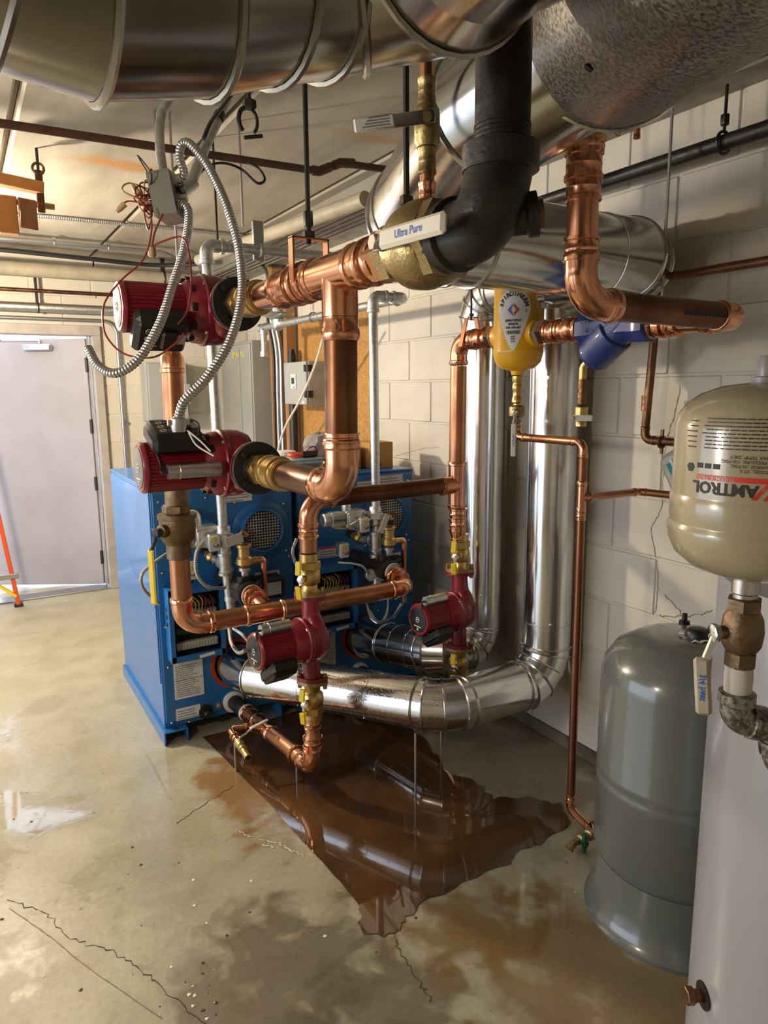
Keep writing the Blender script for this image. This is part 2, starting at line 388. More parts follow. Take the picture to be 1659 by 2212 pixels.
def part(name, mb, m, parent, label=None, sharp=38):
    """mesh in room coordinates hung under its thing"""
    o = link(name, mb.mesh(name, root(parent).location, sharp), m, parent)
    if label: o['label'] = label
    return o
def single(name, mb, m, label, cat, loc=None, group=None, sharp=38):
    loc = V(loc) if loc is not None else sum(mb.v, V((0, 0, 0)))/len(mb.v)
    o = link(name, mb.mesh(name, loc, sharp), m); o.location = loc; o['label'] = label; o['category'] = cat
    if group: o['group'] = group
    return o
def struct(name, mb, m, parent=None):
    o = link(name, mb.mesh(name), m, parent)
    if not parent: o['kind'] = 'structure'
    return o
X, Y, Z = V((1, 0, 0)), V((0, 1, 0)), V((0, 0, 1))
# text as flat mesh: returns 2-d verts and faces, centred
_tc = {}
def text2d(s, size, spacing=1.0, bold=0.0):
    key = (s, size, spacing, bold)
    if key in _tc: return _tc[key]
    cu = bpy.data.curves.new('t', 'FONT'); cu.body = s; cu.size = size; cu.resolution_u = 2; cu.space_character = spacing
    cu.align_x = 'CENTER'; cu.align_y = 'CENTER'; cu.offset = bold
    o = bpy.data.objects.new('t', cu); COL.objects.link(o)
    dg = bpy.context.evaluated_depsgraph_get(); me = o.evaluated_get(dg).to_mesh()
    r = ([(v.co.x, v.co.y) for v in me.vertices], [tuple(p.vertices) for p in me.polygons])
    o.evaluated_get(dg).to_mesh_clear(); bpy.data.objects.remove(o); bpy.data.curves.remove(cu); _tc[key] = r; return r
def text_on(mb, s, size, o, u, v, spacing=1.0, bold=0.0):
    vs, fs = text2d(s, size, spacing, bold); o, u, v = V(o), V(u).normalized(), V(v).normalized()
    mb.raw([o + u*a + v*b for a, b in vs], fs); return mb
def text_cyl(mb, s, size, c, R, ang, z, flip=False, spacing=1.0, bold=0.0):
    """wrap onto a vertical cylinder about c; ang is the facing direction"""
    vs, fs = text2d(s, size, spacing, bold); k = -1 if flip else 1; c = V(c)
    mb.raw([V((c.x + R*math.cos(ang + k*a/R), c.y + R*math.sin(ang + k*a/R), z + k*b)) for a, b in vs], fs); return mb
def lines_on(mb, o, u, v, w, h, n, fill=0.55, seed=1, ragged=0.35):
    """rows of small print"""
    rnd = random.Random(seed); o, u, v = V(o), V(u).normalized(), V(v).normalized(); st = h/n
    for i in range(n):
        x = 0.0
        end = w*(1-ragged*rnd.random())
        while x < end:
            l = min(rnd.uniform(.04, .13)*w, end-x); mb.quad(o + v*(h-(i+1)*st) + u*x, u*l, v*st*fill); x += l + .018*w
    return mb
# ---- fittings
def collar(mb, p, d, r, L=0.03, k=1.07, bead=1.17, n=24):
    """press socket starting at p, going along d"""
    mb.lathe([(r*.98, 0), (r*k, 0.001), (r*k, L*.45), (r*bead, L*.55), (r*bead, L*.85), (r*k, L), (r*.98, L+.001)], p, d, n); return mb
def coupling(mb, p, d, r, L=0.06, k=1.08, bead=1.18, n=24):
    d = V(d).normalized(); p = V(p)-d*L/2
    mb.lathe([(r*.98, 0), (r*bead, .001), (r*bead, L*.16), (r*k, L*.2), (r*k, L*.46), (r*(k+.03), L*.5), (r*k, L*.54), (r*k, L*.8), (r*bead, L*.84), (r*bead, L-.001), (r*.98, L)], p, d, n); return mb
def elbow(mb, a, b, c, r, R, L=0.028, k=1.07, n=20, seg=9):
    """elbow at corner b between a and c with sockets at both mouths; returns the two mouth points"""
    a, b, c = V(a), V(b), V(c); d1 = (a-b).normalized(); d2 = (c-b).normalized(); t = R/math.tan(d1.angle(d2)/2)
    cen = b + (d1+d2).normalized()*(R/math.sin(d1.angle(d2)/2)); v1 = b+d1*t-cen; v2 = b+d2*t-cen
    ax = v1.cross(v2).normalized(); th = v1.angle(v2)
    pts = [cen + Matrix.Rotation(th*i/seg, 3, ax) @ v1 for i in range(seg+1)]
    pts = [pts[0]+d1*.006] + pts + [pts[-1]+d2*.006]
    mb.tube(pts, r*k*.985, n)
    collar(mb, b+d1*(t+.002), d1, r, L, k); collar(mb, b+d2*(t+.002), d2, r, L, k)
    return b+d1*(t+L), b+d2*(t+L)
def pipe_run(t, pts, r, R=None, pm='copper_pipe', em='copper', L=None, mats=None, start=0.0, end=0.0):
    """straight pipes and press elbows along pts under thing t"""
    P = [V(p) for p in pts]; R = R or r*1.75; L = L or r*.95; mouths = []
    a = P[0]
    for i in range(1, len(P)):
        if i < len(P)-1:
            mb = MB(); m1, m2 = elbow(mb, P[i-1], P[i], P[i+1], r, R, L); part('elbow', mb, em, t)
            e = m1
        else: m2 = None; e = P[i]
        d = (e-a).normalized()
        if (e-a).dot(P[i]-P[i-1]) > 0.002: part('pipe', MB().tube([a - d*(0.004 if i > 1 else 0), e + d*(0.004 if m2 is not None else 0)], r, 24), (mats[i-1] if mats else pm), t)
        a = m2
def tee(t, p, d, b, r, rb=None, L=0.14, Lb=0.085, m='copper', name='tee'):
    p, d, b = V(p), V(d).normalized(), V(b).normalized(); rb = rb or r; mb = MB()
    mb.tube([p-d*L/2, p+d*L/2], r*1.08, 24); mb.tube([p, p+b*Lb*.8], rb*1.08, 24)
    collar(mb, p-d*(L/2-.03), -d, r, .034); collar(mb, p+d*(L/2-.03), d, r, .034); collar(mb, p+b*(Lb-.034), b, rb, .034)
    return part(name, mb, m, t)
def hexnut(mb, p, d, r, L): return mb.lathe([(r*.9, 0), (r, L*.08), (r, L*.92), (r*.9, L)], p, d, 6)
def flex(pts, r, pitch=0.0085, n=10, sp=8):
    """corrugated steel conduit"""
    S = spline(pts, sp); L = [0.0]
    for i in range(1, len(S)): L.append(L[-1] + (S[i]-S[i-1]).length)
    m = max(8, int(L[-1]/(pitch/4))); q = []; rr = []; j = 0
    for i in range(m+1):
        s = L[-1]*i/m
        while j < len(L)-2 and L[j+1] < s: j += 1
        f = (s-L[j])/max(1e-9, L[j+1]-L[j]); q.append(S[j].lerp(S[j+1], f)); rr.append(r*(1.0, .97, .84, .97)[i % 4])
    return MB().tube(q, rr, n)
def ball_valve(t, c, axis, stem, lever, r, L, body='brass', grip='yellow_grip', lever_len=0.11, lever_w=0.018, bent=0.025, twisted=None):
    """union-end ball valve with stem, nut and lever handle; parts hung under t"""
    c, ax, st = V(c), V(axis).normalized(), V(stem).normalized(); lv = V(lever).normalized(); a = c-ax*L/2
    mb = MB(); hexnut(mb, a, ax, r*1.28, L*.17)
    mb.lathe([(r*1.1, L*.17), (r*1.12, L*.26), (r*1.5, L*.36), (r*1.55, L*.5), (r*1.5, L*.64), (r*1.12, L*.74), (r*1.1, L*.83)], a, ax, 24)
    hexnut(mb, a+ax*L*.83, ax, r*1.28, L*.17)
    part('valve_body', mb, body, t)
    mb = MB(); top = c + st*(r*1.45); mb.lathe([(r*.6, -r*.2), (r*.6, r*.3), (r*.42, r*.34), (r*.42, r*.8)], top, st, 16)
    part('stem', mb, body, t)
    mb = MB(); q = top + st*r*.8; hexnut(mb, q, st, r*.34, r*.3); part('nut', mb, 'chrome', t)
    w = st.cross(lv).normalized(); s0 = q - st*.004; mb = MB(); k1 = s0 - lv*lever_w*.5; k2 = s0 + lv*lever_w*.9; k3 = k2 + lv*bent + st*bent*.8; k4 = k3 + lv*(lever_len*.4)
    th = .003; path = [k1, k2, k3, k4]
    for i in range(3):
        d = (path[i+1]-path[i]); n2 = w.cross(d).normalized(); Rm = Matrix((d.normalized(), w, n2)).transposed()
        mb.box((path[i]+path[i+1])/2, (d.length+.003, lever_w*.9, th), Rm, 0)
    h = part('handle', mb, 'chrome', t)
    Rm = Matrix((lv, w, w.cross(lv)*-1)).transposed(); Rm = Matrix((lv, w, lv.cross(w))).transposed()
    mb = MB().box(k3 + lv*lever_len*.5, (lever_len, lever_w, .008), Rm, .0035)
    part('grip', mb, grip, h)
    return k3, lv, w
def duct(t, pts, r, m='duct_new', n=36, seams=None, mats=None, bead=0.005, sm='seam'):
    """mitred sheet-metal duct: one section per straight piece, a raised bead at each joint"""
    P = [V(p) for p in pts]; d = [(P[i+1]-P[i]).normalized() for i in range(len(P)-1)]
    rr = r if isinstance(r, (list, tuple)) else [r]*len(P)
    u, v, w = frame(d[0]); ring = [P[0] + (u*math.cos(2*math.pi*k/n) + v*math.sin(2*math.pi*k/n))*rr[0] for k in range(n)]; rings = [ring]
    for i in range(1, len(P)):
        nn = (d[i-1]+d[i]).normalized() if i < len(P)-1 else d[i-1]; den = d[i-1].dot(nn)
        ring = [q + d[i-1]*((P[i]-q).dot(nn)/den) for q in ring]
        if rr[i] != rr[i-1]: ring = [P[i] + (q-P[i])*(rr[i]/rr[i-1]) for q in ring]
        rings.append(ring)
    for i in range(len(P)-1):
        mb = MB(); mb._skin([rings[i], rings[i+1]], n, False)
        part('duct_section', mb, mats[i] if mats else m, t)
    for i in range(len(P)):
        if seams is not None and i not in seams: continue
        c = P[i]; pts2 = [c + (q-c)*(1 + bead*.5/max(1e-6, (q-c).length)) for q in rings[i]]
        part('seam_bead', MB().tube(pts2, bead, 6, closed=True), sm, t)
    return rings
def screw_mesh(r=0.006):
    return MB().lathe([(r, 0), (r, r*.4), (r*.75, r*.8), (r*.2, r)], (0, 0, 0), (0, -1, 0), 8).mesh('screw')

# ================================================================== the room
WX, FY, CZ = 2.197, 6.02, 2.60          # right wall, far wall, ceiling
LX, BY = -3.4, -2.2                     # left wall, wall behind the camera
ROW0, ROWH, BLK = 0.0585, 0.2255, 0.43
floor = struct('floor', MB().box(((LX+WX)/2, (BY+FY+.2)/2, -.06), (WX-LX+.3, FY-BY+.4, .12)), 'floor_concrete')
# left wall with an unseen opening assumed from the bluish daylight, widened for fill
O0, O1, OZ_ = 1.3, 5.7, 2.3
struct('wall_left', MB().box((LX-.06, (BY+O0)/2, CZ/2), (.12, O0-BY, CZ+.1)).box((LX-.06, (O1+FY)/2, CZ/2), (.12, FY-O1, CZ+.1)).box((LX-.06, (O0+O1)/2, (OZ_+CZ+.05)/2), (.12, O1-O0, CZ+.05-OZ_)), 'paint_wall')
struct('outside_paving', MB().box((LX-3.2, 4.5, -.03), (6.1, 9, .04)), 'outside_ground', floor)
struct('wall_back', MB().box(((LX+WX)/2, BY-.06, CZ/2), (WX-LX+.2, .12, CZ+.1)), 'paint_wall')
# right wall: recessed joints behind proud painted blocks
wr = struct('wall_right', MB().box((WX+.006+.07, (BY+FY)/2, CZ/2), (.14, FY-BY+.1, CZ+.1)), 'mortar')
struct('painted_area', MB().box((WX+.004, (BY+.62)/2, CZ/2), (.012, .62-BY, CZ)), 'paint_wall', wr)
GAP = 0.009
def blk_mesh(l, h, t=.02): return MB().box((0, 0, 0), (l-GAP, t, h-GAP), None, .004).mesh('block')
_bm = {}
def block(parent, c, l, h, face):
    k = (round(l, 3), round(h, 3))
    if k not in _bm:
        _bm[k] = blk_mesh(l, h); _bm[k].materials.append(MATS['paint_wall'])
    o = bpy.data.objects.new('block', _bm[k]); COL.objects.link(o); o.parent = parent; o.location = c
    if face == 'x': o.rotation_euler = (0, 0, math.pi/2)
    return o
rows = [(ROW0+i*ROWH, ROW0+(i+1)*ROWH) for i in range(11)]
for i, (z0, z1) in enumerate(rows):
    z1 = min(z1, CZ-.005); off = 1.50 if i % 2 == 0 else 1.715
    j0 = off - BLK*2
    while j0 < FY:
        a, b = max(j0, .62), min(j0+BLK, FY-.003)
        if b-a > .03: block(wr, (WX+.010+random.uniform(0, .0015), (a+b)/2, (z0+z1)/2), b-a, z1-z0, 'x')
        j0 += BLK
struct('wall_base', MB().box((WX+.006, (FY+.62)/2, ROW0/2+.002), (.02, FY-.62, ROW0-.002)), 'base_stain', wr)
# far wall with the doorway
DX0, DX1, DZ = 0.0, 0.93, 2.035         # clear opening
wf = MB()
wf.box(((LX+DX0-.05)/2, FY+.076, CZ/2), (DX0-.05-LX, .14, CZ+.1)); wf.box(((DX1+.05+WX+.1)/2, FY+.076, CZ/2), (WX+.1-DX1-.05, .14, CZ+.1))
wf.box(((DX0+DX1)/2, FY+.076, (DZ+.04+CZ+.05)/2), (DX1-DX0+.12, .14, CZ+.05-DZ-.04))
wfar = struct('wall_far', wf, 'mortar')
struct('painted_area', MB().box(((LX-.55)/2, FY+.004, CZ/2), (-.55-LX, .012, CZ)), 'paint_wall', wfar)
for i, (z0, z1) in enumerate(rows):
    z1 = min(z1, CZ-.005); j0 = -.55 - (.0 if i % 2 else .215)
    while j0 < WX:
        a, b = max(j0, -.55), min(j0+BLK, WX-.003); j0 += BLK
        segs = [(a, b)]
        if z0 < DZ+.03: segs = [(a, min(b, DX0-.055)), (max(a, DX1+.055), b)]
        for (p, q) in segs:
            if q-p > .03: block(wfar, ((p+q)/2, FY+.010+random.uniform(0, .0015), (z0+z1)/2), q-p, z1-z0, 'y')
# ceiling planks
ceil = struct('ceiling', MB().box(((LX+WX)/2, (BY+FY)/2, CZ+.10), (WX-LX+.3, FY-BY+.3, .10)), 'mortar')
edges = [LX, -2.60, -1.885, -1.165, -.445, .270, .965, 1.715, WX]
for a, b in zip(edges[:-1], edges[1:]):
    struct('plank', MB().box(((a+b)/2, (BY+FY)/2, CZ+.03), (b-a-.022, FY-BY, .06), None, .010), 'ceiling_concrete', ceil)
# ribbed steel beam along the top of the right wall
beam = struct('trim_1', MB().box(((1.80+WX)/2, (BY+FY)/2, 2.555), (WX-1.80, FY-BY, .09)), 'beam_steel')
for k in range(5):
    struct('rib', MB().box((1.83+k*.048, (BY+FY)/2, 2.503), (.026, FY-BY, .03), None, .008), 'beam_steel', beam)
# --- door standing ajar outwards
door = bpy.data.objects.new('door_1', None); COL.objects.link(door); door['kind'] = 'structure'
fr = MB()
fr.box((DX1+.0275, FY+.045, DZ/2-.008), (.064, .17, DZ-.016), None, .004); fr.box((DX0-.0275, FY+.045, DZ/2-.008), (.064, .17, DZ-.016), None, .004)
fr.box(((DX0+DX1)/2, FY+.045, DZ+.022), (DX1-DX0+.12, .17, .075), None, .004)
struct('door_frame', fr, 'frame_paint', door)
struct('door_stop', MB().box((DX1-.022, FY+.07, DZ/2), (.012, .05, DZ)), 'frame_paint', door)
struct('threshold', MB().box(((DX0+DX1)/2, FY+.05, .006), (DX1-DX0, .16, .012), None, .003), 'steel', door)
ANG = math.radians(30); hd = V((-math.cos(ANG), math.sin(ANG), 0)); hn = V((-math.sin(ANG), -math.cos(ANG), 0)); hinge = V((DX1-.028, FY+.10, 0))
RL = Matrix((hd, hn*-1, Z)).transposed()
struct('door_leaf', MB().box(hinge+hd*.44+V((0, 0, 1.013)), (.88, .045, 1.985), RL, .003), 'door_paint', door)
for zc in (1.80, 1.32, .86, .25):
    struct('hinge', MB().box(hinge+hd*.0+hn*.026+V((0, 0, zc)), (.02, .02, .11), RL, .003), 'dark_rod', door)
cl = hinge+hd*.36+hn*.055+V((0, 0, 1.935))
clo = struct('closer', MB().box(cl, (.22, .055, .05), RL, .008), 'steel', door)
struct('closer_arm', MB().tube(fillet([cl+Z*.035-hd*.02, cl+Z*.055-hd*.02, cl+Z*.055+hd*.28-Y*.04, V((.12, FY-.02, 2.02))], .01, 3), .008, 8), 'steel', clo)
struct('outside_paving', MB().box((.4, FY+3.2, -.03), (8, 6.2, .04)), 'outside_ground', door)

# --- standing water and marks on the floor
def ragged(pts, amp, n, seed, z):
    rnd = random.Random(seed); out = []
    for i in range(len(pts)):
        a, b = V((*pts[i], z)), V((*pts[(i+1) % len(pts)], z)); am = amp[i] if isinstance(amp, (list, tuple)) else amp
        for k in range(n):
            p = a.lerp(b, k/n); out.append(p + V((rnd.uniform(-am, am), rnd.uniform(-am, am), 0)))
    return out
pud = [(.83, 3.10), (.885, 2.544), (.905, 2.198), (.925, 1.926), (.93, 1.746), (.885, 1.68), (.885, 1.634), (.94, 1.60), (.985, 1.605), (1.03, 1.635), (1.087, 1.655), (1.274, 1.674), (1.457, 1.660), (1.53, 1.70), (1.62, 1.69), (1.80, 1.72),
       (1.86, 1.82), (1.80, 1.93), (1.66, 2.0), (1.68, 2.12), (1.62, 2.25), (1.67, 2.42), (1.72, 2.7), (1.76, 3.1)]
pp = ragged(pud, [.003]*4+[.008]*6+[.008]*6+[.018]*8, 4, 3, .0030); pp = spline(pp+[pp[0]], 3)[:-1]
from mathutils.geometry import tessellate_polygon
mb = MB(); mb.raw(pp, [tuple(q) if ((pp[q[1]]-pp[q[0]]).cross(pp[q[2]]-pp[q[0]])).z > 0 else tuple(q)[::-1] for q in tessellate_polygon([pp])])
o = single('puddle', mb, 'brown_water', 'shallow brown puddle on the concrete floor in front of the blue boilers', 'puddle', (1.3, 2.2, .003))
def ribbon(pts, w, z, seed=0, jit=.008):
    rnd = random.Random(seed); S = spline([V((*p, z)) for p in pts], 9); mb = MB()
    S = [p + V((rnd.uniform(-jit, jit), rnd.uniform(-jit, jit), 0)) for p in S]
    for i in range(len(S)-1):
        a, b = S[i], S[i+1]; d = (b-a).normalized(); n = V((-d.y, d.x, 0)); w1 = w*rnd.uniform(.3, 1.4); w2 = w*rnd.uniform(.3, 1.4)
        mb.raw([a-n*w1, b-n*w2, b+n*w2, a+n*w1], [(0, 1, 2, 3)])
    return mb
def fpx(*ps): return [tuple(at(x, y, 'z', 0)[:2]) for x, y in ps]
for i, ps in enumerate((((850, 2020), (865, 2060), (905, 2120), (935, 2165)), ((20, 1945), (100, 1975), (160, 2030), (250, 2060), (315, 2105), (370, 2155), (445, 2212)), ((380, 1780), (430, 1745), (500, 1700)))):
    struct('crack', ribbon(fpx(*ps), .0013, .0012, i), 'crack_dark', floor)
struct('scratch', ribbon(fpx((20, 1962), (110, 2025), (190, 2090), (350, 2200)), .0014, .0012, 9, .001), 'scratch_brown', floor)
for i, ps in enumerate((((515, 1797), (540, 1808)), ((562, 1815), (600, 1822), (630, 1838), (655, 1850)), ((568, 1825), (590, 1832)))):
    struct('debris_thread', ribbon(fpx(*ps), .0022, .0022, 20+i, .006), 'debris_white', floor)
def wall_ribbon(ps, w, seed):
    rnd = random.Random(seed); S = spline([at(x, y, 'x', WX-.0008) for x, y in ps], 6); mb = MB(); S = [p + V((0, rnd.uniform(-.004, .004), rnd.uniform(-.004, .004))) for p in S]
    for i in range(len(S)-1):
        a, b = S[i], S[i+1]; d = (b-a).normalized(); n = V((0, -d.z, d.y)); w1 = w*rnd.uniform(.3, 1.3); w2 = w*rnd.uniform(.3, 1.3); mb.raw([a-n*w1, b-n*w2, b+n*w2, a+n*w1], [(0, 1, 2, 3)])
    return mb
for i, ps in enumerate((((1470, 835), (1456, 900), (1440, 955), (1432, 1040), (1427, 1100), (1408, 1140), (1414, 1190), (1422, 1240), (1420, 1290), (1412, 1330)), ((1435, 1285), (1462, 1312), (1480, 1340), (1500, 1372)), ((1425, 1330), (1460, 1332), (1500, 1328), (1540, 1320)), ((855, 985), (900, 972), (950, 965)))):
    struct('crack', wall_ribbon(ps, .0016 if i < 3 else .0008, i), 'scratch_brown', wr)
rnd = random.Random(5)
for i in range(46):
    x, y = rnd.choice(((rnd.uniform(330, 470), rnd.uniform(2080, 2205)), (rnd.uniform(0, 1250), rnd.uniform(1850, 2205)), (rnd.uniform(20, 560), rnd.uniform(1650, 2000))))
    p = at(x, y, 'z', .001); s = rnd.uniform(.002, .007)
    q = MB(); n = 6; q.raw([p + V((math.cos(2*math.pi*k/n)*s*rnd.uniform(.5, 1.3), math.sin(2*math.pi*k/n)*s*rnd.uniform(.5, 1.3), 0)) for k in range(n)] + [p + V((0, 0, s*.35))], [(k, (k+1) % n, n) for k in range(n)])
    struct('debris_flake', q, 'crack_dark' if i % 3 else 'debris_white', floor)

# ================================================================== services at the far wall and on the ceiling
def clip(t, p, d, r, m='steel'):
    d = V(d).normalized(); u, v, w = frame(d); mb = MB().torus(p, d, r*1.12, r*.18, 16, 6); mb.box(V(p)+Z*r*1.5, (.02, .02, .02)); return part('clip', mb, m, t)
def straight(name, a, b, r, m, label, cat, n=16, group=None):
    a, b = V(a), V(b); return single(name, MB().tube([a, b], r, n), m, label, cat, (a+b)/2, group)
# big cream pipe, small conduits and foil pipe along the door wall
Yw = 5.80
t = thing('large_pipe', 'large cream painted pipe running high along the door wall', 'pipe', (0, Yw, 2.4))
pz = at(150, 588, 'y', Yw).z
part('pipe', MB().tube([(-1.2, Yw, pz), (1.95, Yw, pz)], .052, 24), 'insulation', t)
for x in (.22, 1.45): part('hanger', MB().box((x, Yw, pz+.10), (.03, .03, .18)).torus((x, Yw, pz), X, .056, .006, 20, 6), 'dark_rod', t)
cz = at(150, 528, 'y', 5.2).z
t = thing('conduit', 'thin grey conduit strapped under the ceiling above the cream pipe', 'conduit', (0, 5.2, cz))
part('pipe', MB().tube(fillet([(-1.2, 5.2, cz), (1.30, 5.2, cz), (1.42, 5.35, cz)], .1), .016, 12), 'steel', t)
for x in (.15, .62, .95): clip(t, (x, 5.2, cz), X, .016)
t = thing('cable', 'black cable run along the ceiling beside the cream pipe', 'cable', (0, 5.5, 2.5))
part('run', MB().tube(spline([(-1.0, 5.45, 2.52), (.2, 5.45, 2.515), (.8, 5.45, 2.50), (1.3, 5.45, 2.49), (1.6, 5.3, 2.5)]), .016, 8), 'wire_black', t)
kz = at(150, 632, 'y', 5.93).z
single('thin_pipe', MB().tube([(-1.0, 5.93, kz), (1.5, 5.93, kz)], .014, 12), 'copper_old', 'thin dark pipe on the wall between the cream pipe and the foil pipe', 'pipe')
fz = at(100, 665, 'y', 5.90).z
t = thing('foil_pipe', 'silver foil wrapped pipe above the white door', 'pipe', (0, 5.9, fz))
part('wrap', MB().tube([(-1.2, 5.9, fz), (1.95, 5.9, fz)], .034, 20), 'foil', t)
part('hanger', MB().box((.56, 5.93, fz+.12), (.02, .012, .22)).torus((.56, 5.9, fz), X, .036, .006, 20, 6), 'dark_rod', t)
# conduit that drops beside the door
c0 = at(60, 687, 'y', 5.98); c1 = at(250, 690, 'y', 5.98); c2 = at(268, 1030, 'y', 5.98)
t = thing('conduit', 'grey conduit bending down the wall beside the door', 'conduit', (c2.x, 5.98, c2.z))
part('pipe', MB().tube(fillet([(-1.0, 5.98, c0.z), (c1.x, 5.98, c0.z), (c1.x, 5.98, .3)], .10), .0135, 12), 'steel', t)
for zc in (1.75, 1.35): part('clip', MB().box((c1.x+.012, 5.992, zc), (.05, .012, .02)), 'steel', t)
part('outlet_box', MB().box((c1.x, 5.975, .62), (.06, .05, .3), None, .004), 'panel_grey', t)
# dark sprinkler pipe below the ceiling, parallel to the door wall
z1 = 2.42
a = at(0, 270, 'z', z1); b = at(690, 370, 'z', z1); ys = (a.y+b.y)/2
t = thing('sprinkler_pipe', 'rusty brown pipe crossing below the ceiling planks', 'pipe', (a.x, ys, z1))
c = at(735, 352, 'y', ys-.0); dEnd = at(830, 355, 'y', ys)
part('pipe', MB().tube(fillet([(a.x-.6, a.y, z1), b, c, dEnd + X*.75], .03), .0135, 14), 'rust_pipe', t)
part('elbow', MB().tube(fillet([b.lerp(a, .03), b, b.lerp(c, .5)], .02), .018, 14), 'rust_pipe', t)
part('elbow', MB().tube(fillet([c.lerp(b, .4), c, c.lerp(dEnd, .3)], .02), .018, 14), 'rust_pipe', t)
# white pipe beside the beam
single('white_pipe', MB().tube([at(430, 562, 'z', 2.45), at(790, 430, 'z', 2.45)], .036, 20), 'insulation', 'long pale pipe hung under the ceiling along the steel beam', 'pipe')
# flexible conduit stapled across the ceiling
single('flexible_conduit', flex([at(0, 463, 'z', 2.585), at(100, 468, 'z', 2.585), at(300, 487, 'z', 2.585), at(560, 512, 'z', 2.585)], .011, .012, 8), 'flex_steel', 'thin corrugated conduit stapled across the ceiling planks', 'conduit')
# dark pipe along the top of the right wall with its hanger
zz = 2.335; xx = 2.10
t = thing('wall_pipe', 'dark pipe slung along the top of the white block wall', 'pipe', (xx, 2, zz))
part('pipe', MB().tube([(xx, .5, zz), (xx, 4.9, zz)], .024, 16), 'black_iron', t)
hy = at(1562, 320, 'x', xx).y
part('hanger', MB().torus((xx, hy, zz), Y, .032, .005, 20, 6).tube([(xx, hy, zz+.035), (xx, hy, 2.50)], .005, 8), 'dark_rod', t)
part('hanger_nut', hexnut(MB(), (xx, hy, zz+.05), Z, .014, .03), 'dark_rod', t)
# thin copper stub hanging below the beam
p = at(1377, 270, 'x', 1.9)
t = thing('copper_stub', 'short capped copper stub hanging beside the steel beam', 'pipe', p)
part('pipe', MB().tube([p+Z*.30, p-Z*.01], .0085, 14), 'copper', t); part('cap', coupling(MB(), p-Z*.02, Z, .0095, .04), 'copper', t)

# wall cabinet beside the door
def boxpx(x0, y0, x1, y1, yv): a = at(x0, y0, 'y', yv); b = at(x1, y1, 'y', yv); return a.x, b.x, b.z, a.z
x0, x1, z0, z1 = boxpx(313, 782, 412, 908, 5.82)
t = thing('wall_cabinet', 'pale grey wall cabinet with a latch beside the door', 'cabinet', ((x0+x1)/2, 5.92, z0))
part('body', MB().box(((x0+x1)/2, 5.92, (z0+z1)/2), (x1-x0, .19, z1-z0), None, .004), 'panel_grey', t)
d = part('cabinet_door', MB().box(((x0+x1)/2, 5.818, (z0+z1)/2), (x1-x0-.03, .014, z1-z0-.03), None, .004), 'panel_grey', t)
part('latch', MB().box((x1-.02, 5.805, (z0+z1)/2-.02), (.05, .02, .16), None, .004).lathe([(.012, 0), (.012, .006)], (x1-.03, 5.795, (z0+z1)/2), -Y, 12), 'panel_grey', d)
# tall electrical enclosure on the right wall, lettered
t = thing('enclosure', 'tall grey electrical enclosure with yellow stencilled lettering', 'enclosure', (2.07, 5.64, .9))
part('body', MB().box((2.07, 5.645, 1.32), (.235, .735, 1.30), None, .004), 'cabinet_grey', t)
part('front_door', MB().box((1.948, 5.645, 1.32), (.014, .70, 1.26), None, .004), 'cabinet_grey', t)
part('rib', MB().box((1.938, 5.52, 1.32), (.006, .01, 1.2)), 'cabinet_grey', t)
tx = MB(); text_on(tx, 'DMAC 92', .056, (1.9395, 5.56, 1.87), -Y, Z, 1.25, .002); part('lettering', tx, 'yellow_ink', t, 'yellow stencilled letters')
# wooden posts, conduits and cables in the far corner
single('wooden_post', MB().box((2.12, 5.18, 1.3), (.09, .09, 2.4), None, .004), 'wood', 'upright wooden stud beside the bundle of conduits', 'post')
single('wooden_post', MB().box((2.13, 4.97, 1.2), (.07, .06, 2.2), None, .004), 'wood', 'narrow wooden stud next to the oriented strand board', 'post')
for i, (px, m, r, lb) in enumerate(((590, 'wire_black', .010, 'black cable hanging beside the enclosure'), (597, 'steel', .011, 'slim steel conduit beside the black cable in the corner'), (606, 'steel', .016, 'thick steel conduit in front of the wooden stud'))):
    yv = 5.10-.03*i; top = at(px-12, 690, 'y', yv); mid = at(px, 760, 'y', yv); bot = at(px+6, 960, 'y', yv)
    single('conduit' if m == 'steel' else 'cable', MB().tube(spline([top+Z*.15, top, mid, (mid+bot)/2, bot, bot-Z*.5]), r, 10), m, lb, 'conduit' if m == 'steel' else 'cable')
p = at(628, 770, 'x', 2.1); single('black_pipe', MB().lathe([(.03, -p.z), (.03, .0), (.022, .03), (.022, .05)], (2.1, 4.86, p.z), Z, 16), 'black_iron', 'slim black pipe standing between stud and control panel', 'pipe')
# oriented strand board and the control panel on it
a = at(643, 640, 'x', 2.18); bt = .95
o = single('strand_board', MB().box((2.183, (a.y+3.85)/2, (2.10+bt)/2), (.018, a.y-3.85, 2.10-bt)), 'osb', 'orange oriented strand board fixed to the block wall', 'board')
t = thing('control_panel', 'grey hinged control panel with a small display on the strand board', 'control panel', (2.09, 4.56, 1.49))
part('body', MB().box((2.09, 4.565, 1.638), (.165, .375, .29), None, .003), 'panel_grey', t)
part('panel_door', MB().box((1.998, 4.565, 1.638), (.018, .37, .285), None, .003), 'panel_grey', t)
for zc in (1.735, 1.565):
    hmb = MB().box((1.990, 4.395, zc), (.006, .03, .045)).box((2.02, 4.374, zc), (.03, .006, .045)); part('hinge', hmb, 'black_plastic', t)
ds = part('display', MB().box((1.985, 4.575, 1.65), (.010, .085, .10), None, .002), 'white_label', t)
part('screen', MB().box((1.9795, 4.575, 1.655), (.003, .046, .042)), 'screen', ds)
part('button', MB().lathe([(.006, 0), (.006, .003)], (1.980, 4.555, 1.612), -X, 10), 'black_plastic', ds)
part('tag', MB().box((1.9885, 4.43, 1.51), (.001, .03, .016)), 'white_label', t)
